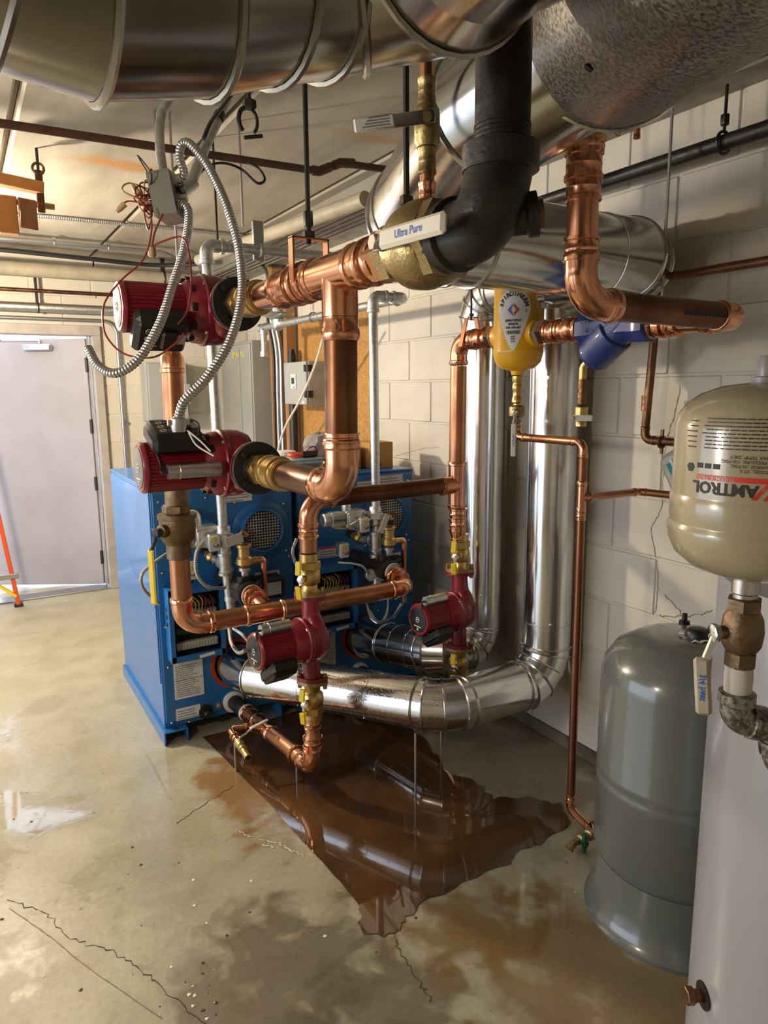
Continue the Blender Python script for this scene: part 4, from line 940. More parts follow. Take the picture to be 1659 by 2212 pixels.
# ================================================================== circulator pumps
def fin_ring(r1, r2, n, u, v, c, hs):
    rings = []
    for hh, w in hs:
        rg = []
        for k in range(n):
            for j, r in ((0, r1), (.28, r2), (.5, r2), (.78, r1)):
                a = 2*math.pi*(k+j)/n; rg.append(c + w*hh + (u*math.cos(a)+v*math.sin(a))*r)
        rings.append(rg)
    return rings
def pump(label, c, pa, ma, half, rp, mr, ml, vr, big, box_dir, cap_dir=None, conduit=None):
    """in-line circulator: c volute centre, pa pipe axis, ma motor direction, half = centre to flange face"""
    c, pa, ma = V(c), V(pa).normalized(), V(ma).normalized(); pb = pa.cross(ma).normalized()
    t = thing('circulator_pump', label, 'pump', c, 'red circulator pumps')
    # volute with swept legs
    mb = MB(); mb.lathe([(vr*.55, -.045), (vr*.86, -.036), (vr*.97, -.012), (vr, .012), (vr*.99, .03)], c, ma, 40)
    for s in (-1, 1):
        d = pa*s; side = pb*(s*vr*.22); a = c + side - ma*.004
        pts = spline([a, a + d*vr*.6 + side*.5, c + d*(vr*1.02) + side*.4, c + d*(half-.012), c + d*half], 5); m = len(pts)
        rr = [rp*(1.35 - .33*i/(m-1)) for i in range(m)]; mb.tube(pts, rr, 22)
    part('volute', mb, 'pump_red', t)
    part('lug', MB().tube([c-ma*.03, c-ma*.085], [vr*.16, vr*.13], 12), 'pump_red', t)
    if big: part('side_boss', MB().box(c-ma*.05+pb*vr*.15, (.09, .07, .05), Matrix((ma, pa, pb)).transposed(), .012), 'pump_red', t)
    # motor stool
    mb = MB(); mb.lathe([(vr*.99, .03), (vr*1.02, .034), (vr*1.02, .046), (vr*.96, .05), (vr*.93, .072), (mr*1.10, .09), (mr*1.02, .10)], c, ma, 40); part('motor_stool', mb, 'pump_red', t)
    if big:     # openings with ribs
        for k in range(10):
            a = 2*math.pi*k/10; e = pa*math.cos(a)+pb*math.sin(a); part('stool_opening', MB().box(c+ma*.083+e*(vr*.88), (.016, .022, .006), Matrix((ma, e.cross(ma), e)).transposed(), .002), 'dark_void', t)
    for k in range(4):
        a = math.pi/4+math.pi/2*k; e = pa*math.cos(a)+pb*math.sin(a); part('bolt', hexnut(MB(), c+e*vr*.92+ma*.046, ma, .0075, .008), 'chrome', t)
    # finned motor
    u, v = pa, pb; n = 40; mb = MB(); rg = fin_ring(mr*.94, mr, n, u, v, c, [(.098, ma), (.098+ml, ma)]); mb._skin(rg, n*4, True); part('motor', mb, 'pump_red', t)
    e0 = c+ma*(.098+ml); mb = MB().lathe([(mr*.98, 0), (mr*1.02, .003), (mr*1.02, .009), (mr*.94, .016)], e0, ma, 36); part('end_ring', mb, 'pump_red', t)
    pl = part('name_plate', MB().lathe([(mr*.80, .0), (mr*.80, .0175), (mr*.78, .018)], e0, ma, 36), 'black_plastic' if not big else 'grey_ink', t)
    # plate marks: a round emblem, a bar and ticks
    rt = ma.cross(Z) if abs(ma.z) < .9 else X; rt = V((0, 0, 0)) + (Z.cross(ma)).normalized(); up = Z; f = e0+ma*.0185; mb = MB()
    mb.torus(f, ma, mr*.16, .0016, 18, 5); mb.box(f+up*mr*.02, (.001, mr*.22, mr*.05), Matrix((ma, rt, up)).transposed())
    mb.box(f-up*mr*.42, (.001, mr*.7, .0035), Matrix((ma, rt, up)).transposed())
    for q in (-1, 1): mb.box(f-up*mr*.60, (.001, mr*.22, .004), Matrix((ma, rt, up)).transposed() @ Matrix.Rotation(q*.8, 3, 'X'))
    part('plate_print', mb, 'white_label', pl)
    # terminal box
    bd = V(box_dir).normalized(); bu = ma; bw = bd.cross(bu).normalized(); bc = e0 - ma*(ml*.50) + bd*(mr*1.26)
    Rm = Matrix((bu, bw, bd)).transposed(); bl = ml*.86 if not big else ml*.92
    tb = part('terminal_box', MB().box(bc, (bl, mr*1.85, mr*.72), Rm, .012), 'black_plastic', t)
    part('box_lid', MB().box(bc+bd*mr*.36, (bl*.92, mr*1.5, mr*.22), Rm, .008), 'black_plastic', tb)
    if big:
        part('switch_block', MB().box(bc+bd*mr*.52+bu*bl*-.12, (bl*.3, mr*.9, mr*.3), Rm, .006), 'black_plastic', tb)
        mb = MB()
        for k in range(3): mb.torus(bc+bd*(mr*.475)+bu*bl*.26+bw*(k-1)*mr*.38, bd, mr*.12, .0012, 16, 4); mb.box(bc+bd*(mr*.475)+bu*bl*.26+bw*(k-1)*mr*.38, (.012, .002, .001), Rm); mb.box(bc+bd*(mr*.475)+bu*bl*.12+bw*(k-1)*mr*.38, (.012, .0015, .001), Rm)
        part('box_print', mb, 'grey_label', tb); part('rating_label', MB().box(bc+bd*(mr*.475)-bu*bl*.33, (bl*.22, mr*.5, .001), Rm), 'grey_label', tb)
    if cap_dir is not None:
        cd = V(cap_dir).normalized(); cr = mr*.30; sh = .035 if big else 0.0; a = e0 - ma*(ml*.95+sh) + cd*(mr*1.0+cr*1.0); b = e0 - ma*(ml*.02+sh) + cd*(mr*1.0+cr*1.0)
        cp = part('capacitor', MB().tube([a, b], cr, 22), 'steel', t, 'silver capacitor can')
        part('can_seam', MB().torus(b-ma*.03, ma, cr*1.0, .0015, 22, 5), 'steel', cp)
        part('lead', MB().tube(spline([b, b+ma*.015-cd*.004, b+ma*.012-cd*.03+bd*.02, bc+bu*bl*.45+bd*.0]), .0045, 8), 'wire_black', t)
    return t, bc, bd, e0
PX_ = .66
# ---- upper and middle pumps: pipe axis along the room, motors to the left, round flanges
P1 = V((PX_, 2.065, 1.823)); P2 = V((PX_, 1.962, 1.395))
pump('uppermost red pump, its black terminal box hanging below the motor', P1, Y, V((-1, 0, 0)), .178, .036, .068, .155, .098, True, V((0, -.66, -.75)))
pump('middle red pump with a black box on top and a silver capacitor', P2, Y, V((-1, 0, 0)), .178, .036, .068, .150, .094, True, V((0, -.35, .94)), V((0, -.96, -.05)))
for nm, P in (('upper', P1), ('middle', P2)):
    for s, nm2 in ((-1, 'near'), (1, 'far')):
        f = P + Y*s*.178
        t = thing('pipe_flange', f'round black bolted flange on the {nm2} side of the {nm} pump', 'flange', f)
        part('pump_flange', MB().lathe([(.068, -.012), (.07, -.010), (.07, .0), (.06, .001)], f, Y*s, 36), 'pump_red', t)
        part('flange', MB().lathe([(.060, .001), (.069, .003), (.070, .006), (.070, .014), (.068, .017), (.044, .018), (.042, .026), (.036, .027)], f, Y*s, 40), 'black_paint', t)
        for k in range(4):
            a = math.pi/4+math.pi/2*k; part('bolt', hexnut(MB(), f+V((math.cos(a)*.054, s*.017, math.sin(a)*.054)), Y*s, .0095, .008), 'black_iron', t)
# ---- the two lower pumps: pipe axis upright
PY3 = 2.38; X3, X4 = 1.073, 1.775
P3 = V((X3, PY3, .660)); P4 = V((X4, PY3, .655))
pump('lower red pump in front of the left boiler above the silver flue', P3, Z, V((-1, -.10, 0)), .168, .030, .069, .125, .088, False, V((-.0, -.55, -.83)), V((0, -.30, .95)))
pump('right red pump standing by the wall in front of the right boiler', P4, Z, V((-1, -.10, 0)), .168, .030, .066, .115, .084, False, V((-.0, -.55, -.83)), V((0, -.30, .95)))
def oval_flange(t, p, d, m='pump_red'):
    pts = []
    for k in range(24):
        a = 2*math.pi*k/24; r = .042+.020*abs(math.cos(a))**2.2; pts.append((math.cos(a)*r, math.sin(a)*.040))
    e = V((.78, -.62, 0)); part('flange', MB().prism(pts, p, e, d.cross(e), .014), m, t)
    for s in (-1, 1): part('bolt', hexnut(MB(), V(p)+e*s*.050-d*.012, d, .009, .045), 'brass_cast', t)
for nm, P in (('lower', P3), ('right', P4)):
    for s, nm2 in ((1, 'top'), (-1, 'bottom')):
        t = thing('isolation_flange', f'oval bolted flange and brass valve at the {nm2} of the {nm} red pump', 'valve', P+Z*s*.168)
        f = P+Z*s*.155; oval_flange(t, f, Z*s); oval_flange(t, f+Z*s*.015, Z*s, 'brass_cast')
        b = f+Z*s*.029
        part('valve_body', MB().lathe([(.040, 0), (.032, .012), (.030, .03), (.040, .04), (.043, .062), (.040, .085), (.036, .09)], b, Z*s, 26), 'brass', t)
        mb = hexnut(MB(), b+Z*s*.09, Z*s, .044, .03); mb.lathe([(.036, .12), (.036, .15)], b, Z*s, 24); part('union_nut', mb, 'brass', t)
        st = V((-.8, -.6, 0)); sb = b+Z*s*.062
        part('stem', MB().tube([sb, sb+st*.062], .013, 14), 'brass', t); part('nut', hexnut(MB(), sb+st*.06, st, .016, .010), 'chrome', t)
        h = part('lever', MB().box(sb+st*.066+Z*.0, (.004, .014, .045), Matrix((st, Z.cross(st), Z)).transposed()), 'chrome', t)
        for q in (-1, 1):
            part('grip', MB().box(sb+st*.072+Z*q*.047+st*.010, (.010, .024, .052), Matrix((st, Z.cross(st), Z)).transposed() @ Matrix.Rotation(q*-.16, 3, 'Y'), .004), 'yellow_grip', h)

# ================================================================== copper mains
R25 = .0333; R3 = .0375
HZ, HY = .720, 2.60                      # lower supply header
# black outlet nipples with tees
OX1, OX2 = .972, 1.662; OZ = .755
for i, (ox, lb) in enumerate(((OX1, 'black iron outlet tee of the left boiler'), (OX2, 'black iron outlet pipe of the right boiler'))):
    t = thing('outlet_pipe', lb, 'pipe', (ox, 2.9, OZ))
    part('nipple', MB().tube([(ox, BF-.02, OZ+.005), (ox, 2.74, OZ)], .040 if i == 0 else .036, 24), 'black_iron', t)
    mb = MB().tube([(ox, 2.90, OZ), (ox, 2.755, OZ)], .050, 26).tube([(ox, 2.83, OZ), (ox, 2.83, OZ+.065)], .030, 20); mb.lathe([(.05, 0), (.054, .002), (.054, .018), (.044, .02)], (ox, 2.765, OZ), -Y, 26); part('tee', mb, 'black_iron', t)
    part('tape', MB().lathe([(.043, 0), (.046, .004), (.044, .012), (.038, .014)], (ox, 2.745, OZ), -Y, 24), 'tape_white', t)
# relief valves
def relief(ox, lb, tagdir):
    t = thing('relief_valve', lb, 'valve', (ox, 2.83, OZ+.06)); c = V((ox, 2.83, OZ+.065))
    part('nipple', MB().lathe([(.017, 0), (.017, .02), (.026, .022), (.026, .036), (.017, .04)], c, Z, 16), 'steel', t)
    mb = MB().lathe([(.022, .04), (.034, .05), (.034, .075), (.026, .085), (.026, .12), (.032, .124), (.032, .135), (.022, .14)], c, Z, 24); mb.tube([c+Z*.06, c+Z*.06+V((.055, 0, 0))], .016, 16); part('body', mb, 'brass', t)
    part('bonnet', MB().lathe([(.022, .14), (.024, .142), (.024, .175), (.018, .18), (.012, .19)], c, Z, 20), 'brass_cast', t); part('sleeve', MB().lathe([(.0255, .145), (.0255, .170)], c, Z, 20), 'wire_black', t)
    part('lever', MB().tube(spline([c+V((-.02, -.012, .175)), c+V((.0, -.02, .205)), c+V((.03, -.02, .195)), c+V((.05, -.012, .165))]), .0032, 6), 'copper_old', t)
    part('discharge', MB().tube(fillet([c+V((.05, 0, .06)), c+V((.085, 0, .06)), c+V((.085, .0, -.25))], .02), .0125, 14), 'copper', t); part('elbow', MB().tube(fillet([c+V((.055, 0, .06)), c+V((.085, 0, .06)), c+V((.085, .0, .02))], .02), .0155, 14), 'copper', t)
    Rm = Matrix.Rotation(tagdir, 3, 'Y'); tg = part('tag', MB().box(c+V((-.05, -.03, .165)) if tagdir < 0 else c+V((-.045, -.035, .16)), (.075 if tagdir < 0 else .028, .0015, .042 if tagdir < 0 else .09), Rm, 0), 'white_paper', t)
relief(OX1+.005, 'brass relief valve with a paper tag on the left boiler outlet', -.25)
relief(OX2+.03, 'brass relief valve with a folded tag on the right boiler outlet', .45)
# supply header across both boilers and the riser to the upper pumps
RX = .648
t = thing('supply_header', 'long copper header crossing in front of both boilers with its left riser', 'pipe', (1.1, HY, HZ))
part('pipe', MB().tube([(RX+.085, HY, HZ), (OX1-.06, HY, HZ)], R3, 26), 'copper_pipe', t); part('pipe', MB().tube([(OX1+.06, HY, HZ), (OX2-.085, HY, HZ)], R3, 26), 'copper_pipe', t)
mb = MB(); elbow(mb, (RX, HY, 1.2), (RX, HY, HZ), (1.2, HY, HZ), R3, .075, .038, seg=12); eb = part('elbow', mb, 'copper', t)
part('marker_writing', text_on(MB(), 'IXO', .020, (RX, HY-R3*1.085, HZ+.098), Z, -X, 1, .0008), 'orange_marker', eb); part('marker_writing', text_on(MB(), 'LIXO', .020, (RX+.100, HY-R3*1.09, HZ-.004), X, Z, 1, .0008), 'orange_marker', eb)
mb = MB(); elbow(mb, (.9, HY, HZ), (OX2, HY, HZ), (OX2, 3.0, HZ+.02), R3, .065, .034, seg=12); part('elbow', mb, 'copper', t)
mb = MB(); coupling(mb, (OX2, 2.715, OZ-.012), Y, R3, .05); coupling(mb, (OX2, 2.68, OZ-.02), Y, R3, .03); part('adapter', mb, 'copper', t)
mb = MB().tube([(OX1, 2.735, OZ), (OX1, HY, HZ+.008)], R3*1.02, 24); coupling(mb, (OX1, 2.715, OZ), Y, R3, .05); coupling(mb, (OX1, 2.672, OZ-.012), Y, R3, .032); part('branch', mb, 'copper', t)
mb = MB().tube([(OX1-.075, HY, HZ), (OX1+.075, HY, HZ)], R3*1.07, 26); 
for s in (-1, 1): collar(mb, (OX1+s*.05, HY, HZ), (s, 0, 0), R3, .034)
part('tee', mb, 'copper', t)
VZ0, VZ1 = .985, 1.145
part('pipe', MB().tube([(RX, HY, HZ+.105), (RX, HY, VZ0+.01)], R3, 26), 'copper_pipe', t)
part('pipe', MB().tube([(RX+.008, HY, VZ1+.10), (RX+.016, HY, 1.70)], R3, 26), 'copper_pipe', t)
part('adapter', MB().lathe([(.040, 0), (.042, .01), (.042, .10), (.040, .115)], (RX+.003, HY, VZ1-.005), Z, 24), 'bronze_old', t)
part('reducer', MB().lathe([(.040, 0), (.044, .002), (.044, .014), (.0405, .018), (.0405, .055), (.030, .075)], (RX+.016, HY, 1.66), Z, 24), 'copper', t)
for P in (P1, P2):        # tails from the far flanges into the riser
    f = P+Y*.205; q = V((RX+.012, HY, P.z)); part('pipe', MB().tube([f, q], R3, 22), 'copper', t)
    if P is P2: part('tee', MB().tube([q-Z*.07, q+Z*.07], R3*1.09, 22), 'copper', t)
    else: part('elbow', MB().tube([q+Y*.0-Y*.05, q, q-Z*.06], R3*1.07, 22), 'copper', t)
t = thing('riser_valve', 'bronze ball valve with a yellow lever on the left copper riser', 'valve', (RX, HY, VZ0))
mb = MB().lathe([(.040, 0), (.045, .004), (.045, .055), (.050, .06), (.064, .085), (.066, .125), (.064, .150), (.070, .152), (.070, .168), (.040, .170)], (RX, HY, VZ0), Z, 30); hexnut(mb, (RX, HY, VZ1+.012), Z, .05, .03)
part('valve_body', mb, 'bronze_old', t)
st = V((-.85, -.52, 0)).normalized(); s0 = V((RX, HY, VZ0+.115))
part('stem', MB().lathe([(.024, .055), (.024, .085), (.016, .088), (.016, .10)], s0, st, 16), 'bronze_old', t); part('lever_hub', MB().box(s0+st*.105, (.016, .04, .03), Matrix((st, Z.cross(st), Z)).transposed(), .005), 'black_plastic', t)
h = part('lever', MB().tube([s0+st*.105, s0+st*.115-Z*.03, s0+st*.135-Z*.06, s0+st*.135-Z*.12], .0065, 8), 'dark_rod', t)
part('grip', MB().box(s0+st*.137-Z*.155, (.010, .028, .20), Matrix((st, Z.cross(st), Z)).transposed(), .005), 'yellow_grip', h)

# ---- upper header towards the camera
HZ1, HX = 1.823, PX_
def brass_adapter(t, y0, z, up=False):
    """brass female adapter stack from a flange face toward the camera"""
    mb = hexnut(MB(), (HX, y0, z), -Y, .042, .028); mb.lathe([(.036, .028), (.036, .05)], (HX, y0, z), -Y, 22); part('adapter', mb, 'brass', t)
    mb = MB().lathe([(.040, .0), (.043, .002), (.043, .014), (.040, .016), (.040, .058), (.043, .060), (.043, .070), (.039, .072), (.039, .088), (.036, .09)], (HX, y0-.075, z), -Y, 26); part('adapter', mb, 'brass', t)
    part('pipe', MB().tube([(HX, y0-.05, z), (HX, y0-.078, z)], R25, 22), 'copper', t)
t = thing('upper_header', 'copper header leading from the uppermost pump to the large brass valve', 'pipe', (HX, 1.5, HZ1))
y0 = P1.y-.178-.024
brass_adapter(t, y0, HZ1)
TY = 1.283
part('pipe', MB().tube([(HX, y0-.14, HZ1), (HX, TY+.08, HZ1)], R25, 24), 'copper', t)
mb = MB(); coupling(mb, (HX, 1.53, HZ1), Y, R25*1.08, .09); coupling(mb, (HX, 1.46, HZ1), Y, R25*1.14, .05); part('reducer', mb, 'copper', t)
mb = MB().tube([(HX, TY+.12, HZ1), (HX, TY-.11, HZ1)], .0385, 28); 
for d, yv in ((1, TY+.085), (1, TY+.125), (-1, TY-.06), (-1, TY-.10)): collar(mb, (HX, yv, HZ1), (0, d, 0), .0385, .03, 1.04, 1.11)
mb.tube([(HX, TY, HZ1), (HX, TY, HZ1-.085)], R25*1.08, 24); collar(mb, (HX, TY, HZ1-.085), -Z, R25, .045); part('tee', mb, 'copper', t)
mb = MB(); coupling(mb, (HX, 1.13, HZ1), Y, .037, .05); hexnut(mb, (HX, 1.12, HZ1), -Y, .047, .045); part('adapter', mb, 'copper', t)
part('pipe_clip', MB().box((HX-.040, 1.42, HZ1+.04), (.004, .022, .09)).box((HX+.04, 1.42, HZ1+.04), (.004, .022, .09)).box((HX, 1.42, HZ1+.085), (.084, .022, .004)), 'copper', t)
rodp = MB().tube([(HX, 1.42, HZ1+.075), (HX, 1.42, 2.60)], .0055, 8); hexnut(rodp, (HX, 1.42, HZ1+.088), Z, .013, .012); hexnut(rodp, (HX, 1.42, HZ1+.11), Z, .010, .03)
single('hanger_rod', rodp, 'dark_rod', 'long threaded rod holding the clip on the upper copper header', 'rod', (HX, 1.42, 2.2))
t = thing('drop_pipe', 'tall dark copper drop between the upper header and the middle pump', 'pipe', (HX, TY, 1.4))
ELZ = P2.z; y2 = P2.y-.178-.024
part('pipe', MB().tube([(HX, TY, HZ1-.115), (HX, TY+.005, ELZ+.10)], R25, 26), 'copper_dark', t)
mb = MB(); elbow(mb, (HX, TY+.005, 1.8), (HX, TY+.005, ELZ), (HX, 1.8, ELZ), R25, .062, .042, seg=12); coupling(mb, (HX, TY+.005, ELZ+.108), Z, R25, .02); part('elbow', mb, 'copper', t)
part('pipe', MB().tube([(HX, TY+.10, ELZ), (HX, y2-.15, ELZ)], R25, 24), 'copper_dark', t)
brass_adapter(t, y2, ELZ)
mb = MB(); coupling(mb, (HX, y2-.165, ELZ), Y, R25, .02); part('coupling', mb, 'brass', t)

# ---- large brass valve and black steel elbow beside the camera
t = thing('main_valve', 'large cast brass ball valve with a pale lettered lever', 'valve', (HX, 1.0, HZ1))
mb = hexnut(MB(), (HX, 1.085, HZ1), -Y, .050, .035); mb.lathe([(.046, .035), (.050, .05), (.066, .075), (.069, .10), (.066, .13), (.055, .145)], (HX, 1.085, HZ1), -Y, 34); hexnut(mb, (HX, .945, HZ1), -Y, .062, .03)
part('valve_body', mb, 'brass_cast', t)
part('sealant_ring', MB().torus((HX, .912, HZ1), Y, .046, .004, 30, 6), 'blue_print', t)
b0 = at(814, 524, 'x', .583); st = V((-1, 0, .05)).normalized(); s0 = V((HX, b0.y, b0.z))
part('stem', MB().lathe([(.026, .03), (.026, .060), (.016, .063), (.016, .075)], s0, st, 16), 'brass_cast', t); part('nut', hexnut(MB(), b0-st*.004, st, .013, .014), 'chrome', t)
b9 = at(968, 480, 'x', .590); LL = (b9-b0).length; e = (b9-b0).normalized(); st = (st-e*st.dot(e)).normalized(); Rh = Matrix((e, st.cross(e).normalized(), e.cross(st.cross(e).normalized()))).transposed()
h = part('lever', MB().box(b0+e*.018, (.06, .026, .004), Rh, .001), 'chrome', t)
gr = part('grip', MB().box(b0+e*(LL*.55)+st*.004, (LL*.9, .030, .012), Rh, .005), 'white_grip', h)
nv = Rh @ V((0, 0, 1)); nv = nv if nv.dot(st) > 0 else -nv; tv = nv.cross(e).normalized()
q = MB(); text_on(q, 'Ultra Pure', .0165, b0+e*(LL*.55)+st*.004+nv*.0066, e, tv, 1, .0003); part('lettering', q, 'blue_print', gr)
BX, BYY = .687, .832
t = thing('black_riser', 'thick black steel riser with a heavy elbow beside the brass valve', 'pipe', (BX, BYY, HZ1))
bk = [V((HX, .915, HZ1)), V((HX+.012, BYY+.0, HZ1)), V((BX, BYY, HZ1+.25))]
mb = MB().tube(fillet([V((HX, .925, HZ1)), V((HX+.004, BYY, HZ1)), V((BX-.002, BYY, HZ1+.09))], .058, 10), .0475, 28)
mb.lathe([(.047, 0), (.054, .003), (.054, .03), (.047, .034)], (HX, .925, HZ1), -Y, 28); mb.lathe([(.047, 0), (.054, .003), (.054, .036), (.040, .04)], (BX-.002, BYY, HZ1+.072), Z, 28); mb.lathe([(.024, 0), (.026, .030), (.031, .034), (.031, .048), (.02, .050)], (BX+.005, BYY-.0, HZ1+.012), V((.75, -.62, .12)), 20)
part('elbow', mb, 'black_iron', t); hx = V((.75, -.62, .12)).normalized()
part('plug', MB().lathe([(.021, .048), (.021, .056), (.014, .057), (.013, .050)], V((BX+.005, BYY-.0, HZ1+.012)), hx, 18), 'bronze_old', t)
part('pipe', MB().tube([(BX, BYY, HZ1+.10), (BX, BYY, 2.58)], .0385, 28), 'black_iron', t)
mb = MB()
for k in range(4): mb.torus((BX, BYY, HZ1+.116+k*.006), Z, .0385, .0016, 28, 5)
part('thread', mb, 'black_iron', t)
# small copper branch with brass valve above the main valve
bx = V((HX, .975, 0)); t = thing('vent_branch', 'slim copper riser with a small brass valve and white tagged lever', 'pipe', (HX, .975, HZ1+.06))
bxx, byy = HX+.004, .985
part('pipe', MB().tube([(bxx, byy, HZ1+.055), (bxx, byy, HZ1+.12)], .0115, 16), 'copper_pipe', t)
mb = coupling(MB(), (bxx, byy, HZ1+.075), Z, .012, .04); part('coupling', mb, 'copper', t)
mb = coupling(MB(), (bxx, byy, HZ1+.125), Z, .0125, .04); mb.lathe([(.016, 0), (.02, .008), (.02, .052), (.016, .06)], (bxx, byy, HZ1+.145), Z, 20); coupling(mb, (bxx, byy, HZ1+.225), Z, .0125, .04); part('valve_body', mb, 'brass_cast', t)
part('pipe', MB().tube([(bxx, byy, HZ1+.24), (bxx, byy, 2.58)], .0115, 16), 'copper_pipe', t)
st = V((-.6, -.8, 0)).normalized(); s0 = V((bxx, byy, HZ1+.178)); e = V((-.86, .5, -.12)).normalized(); part('stem', MB().tube([s0, s0+st*.036], .009, 12), 'brass_cast', t)
Rh = Matrix((e, st.cross(e).normalized(), e.cross(st.cross(e).normalized()))).transposed(); h = part('lever', MB().box(s0+st*.034+e*.024, (.075, .020, .003), Rh, .001), 'chrome', t)
gr = part('grip', MB().box(s0+st*.036+e*.078, (.062, .021, .006), Rh, .003), 'white_label', h); nv = Rh @ V((0, 0, 1)); nv = nv if nv.dot(st) > 0 else -nv
q = MB(); lines_on(q, s0+st*.036+e*.055+nv*.0035-nv.cross(e)*.008, e, nv.cross(e), .045, .016, 4, .5, 3); part('print', q, 'grey_ink', gr)

# ---- return side: crossover, two verticals, air separator, strainer
CZ2 = 1.195; SX = 1.760; SZ = 1.785
t = thing('return_crossover', 'copper crossover from above the lower pump to the wall side riser', 'pipe', (X3, PY3, CZ2))
part('pipe', MB().tube([(X3+.09, PY3, CZ2), (SX-.075, PY3, CZ2+.008)], R25, 24), 'copper_dark', t)
mb = MB(); elbow(mb, (1.5, PY3, CZ2), (X3+.002, PY3, CZ2), (X3, PY3, .9), R25, .072, .034, seg=12); part('elbow', mb, 'copper', t)
part('pipe', MB().tube([(X3, PY3, CZ2-.10), (X3, PY3, 1.0)], R25, 24), 'copper_pipe', t)
mb = coupling(MB(), (X3, PY3, CZ2-.115), Z, R25, .055); part('coupling', mb, 'copper', t)
t = thing('return_riser', 'tall copper riser beside the flues feeding the yellow air separator', 'pipe', (SX, PY3, .98))
part('pipe', MB().tube([(SX, PY3, SZ-.10), (SX-.004, PY3, CZ2+.09)], R25, 24), 'copper_pipe', t)
mb = MB(); elbow(mb, (SX, PY3, 1.2), (SX, PY3, SZ), (SX, 1.9, SZ), R25, .060, .034, seg=12); part('elbow', mb, 'copper', t)
tee(t, (SX-.003, PY3, CZ2+.004), Z, -X, R25, None, .19, .085)
mb = MB(); coupling(mb, (SX+.003, PY3, CZ2-.12), Z, R25, .05); coupling(mb, (SX+.003, PY3, CZ2-.165), Z, R25*.98, .05); mb.lathe([(R25*1.1, 0), (R25*1.1, .02), (.027, .045), (.027, .075)], (SX+.003, PY3, CZ2-.175), -Z, 22); coupling(mb, (SX+.005, PY3, CZ2-.245), Z, .028, .045); part('reducer', mb, 'copper', t)
part('pipe', MB().tube([(SX+.005, PY3, 1.0), (SX+.005, PY3, .94)], .028, 20), 'copper', t)
part('pipe', MB().tube([(SX, PY3-.08, SZ), (SX, 2.12, SZ)], R25, 22), 'copper', t)
mb = MB(); coupling(mb, (SX, 2.245, SZ), Y, R25*1.05, .07); hexnut(mb, (SX, 2.175, SZ), -Y, .046, .03); part('adapter', mb, 'copper', t)
part('solder_joint', MB().torus((SX, 2.215, SZ), Y, R25*1.05, .005, 24, 6), 'solder', t)
# clip hanging the return line
hy = 2.30; mb = MB().box((SX-.036, hy, SZ+.03), (.004, .022, .12), Matrix.Rotation(.25, 3, 'Y')).box((SX+.036, hy, SZ+.03), (.004, .022, .12), Matrix.Rotation(-.25, 3, 'Y')).box((SX, hy, SZ+.085), (.05, .022, .004)); part('pipe_clip', mb, 'copper', t)
rm = MB().tube([(SX, hy, SZ+.075), (SX, hy, 2.50)], .0045, 8); hexnut(rm, (SX, hy, SZ+.09), Z, .01, .01); single('hanger_rod', rm, 'dark_rod', 'short dark rod holding the clip beside the yellow air separator', 'rod', (SX, hy, 2.1))
# yellow air separator
AY = 2.02; AR = .089; t = thing('air_separator', 'yellow air separator tank with a white teardrop label', 'air separator', (SX, AY, SZ-.13))
part('tank', MB().lathe([(.022, -.142), (.026, -.128), (.060, -.118), (.082, -.096), (AR, -.066), (AR*1.012, -.062), (AR*1.012, -.056), (AR, -.052), (AR, .23), (.07, .27), (.03, .28), (.03, .31)], (SX, AY, SZ), Z, 44), 'yellow_paint', t)
for s in (1, -1): part('port', MB().lathe([(.040, .07), (.046, .094), (.046, .108), (.036, .112)], (SX, AY, SZ), Y*s, 28), 'yellow_paint', t)
for s in (1, -1): part('union', hexnut(MB(), (SX, AY+s*.108, SZ), Y*s, .044, .022), 'steel', t)
la = math.atan2(-AY, -SX) - .22      # label faces the room
def cyl(a, z, R=AR+.0012): return V((SX+R*math.cos(la+a/R), AY+R*math.sin(la+a/R), SZ+z))
lp = []
for k in range(40):
    th = 2*math.pi*k/40; x = math.cos(th); y = math.sin(th)
    w = .062 if y > 0 else .062*(1-.58*(-y)**1.1); lp.append((x*w, .086+y*(.062 if y > 0 else .145)))
mb = MB(); vs = [cyl(0, .07)]+[cyl(*p) for p in lp]; nn = len(lp)
inner = [cyl(p[0]*.5, .07+(p[1]-.07)*.5) for p in lp]
mb.raw([cyl(0, .07)]+inner+[cyl(*p) for p in lp], [(0, 1+k, 1+(k+1) % nn) for k in range(nn)]+[(1+k, 1+nn+k, 1+nn+(k+1) % nn, 1+(k+1) % nn) for k in range(nn)])
lb = part('label', mb, 'white_label', t)
q = MB(); R2 = AR+.0022
for i, ch in enumerate('SPIROTHERM'):
    th = math.radians(165-150*i/9); vs, fs = text2d(ch, .021, 1, .0009); rot = th-math.pi/2
    cx, cy = math.cos(th)*.0475, .086+math.sin(th)*.0475
    q.raw([cyl(-(cx+x*math.cos(rot)-y*math.sin(rot))*-1, cy+x*math.sin(rot)+y*math.cos(rot), R2) for x, y in vs], fs)
for s_, zz_, sz in (('SPIROVENT', .043, .0115), ('SENIOR', .031, .0105), ('VSR 250 MT', .019, .0105)):
    vs, fs = text2d(s_, sz, 1, .0004); q.raw([cyl(x, zz_+y, R2) for x, y in vs], fs)
rn = random.Random(4); x = -.024
while x < .024:
    w = rn.choice((.001, .002)); q.raw([cyl(x, -.003, R2), cyl(x+w, -.003, R2), cyl(x+w, .009, R2), cyl(x, .009, R2)], [(0, 1, 2, 3)]); x += w+rn.choice((.001, .002))
for i in range(4): q.raw([cyl(-.008, -.030+i*.006, R2), cyl(.008, -.030+i*.006, R2), cyl(.008, -.027+i*.006, R2), cyl(-.008, -.027+i*.006, R2)], [(0, 1, 2, 3)])
part('print', q, 'ink', lb)
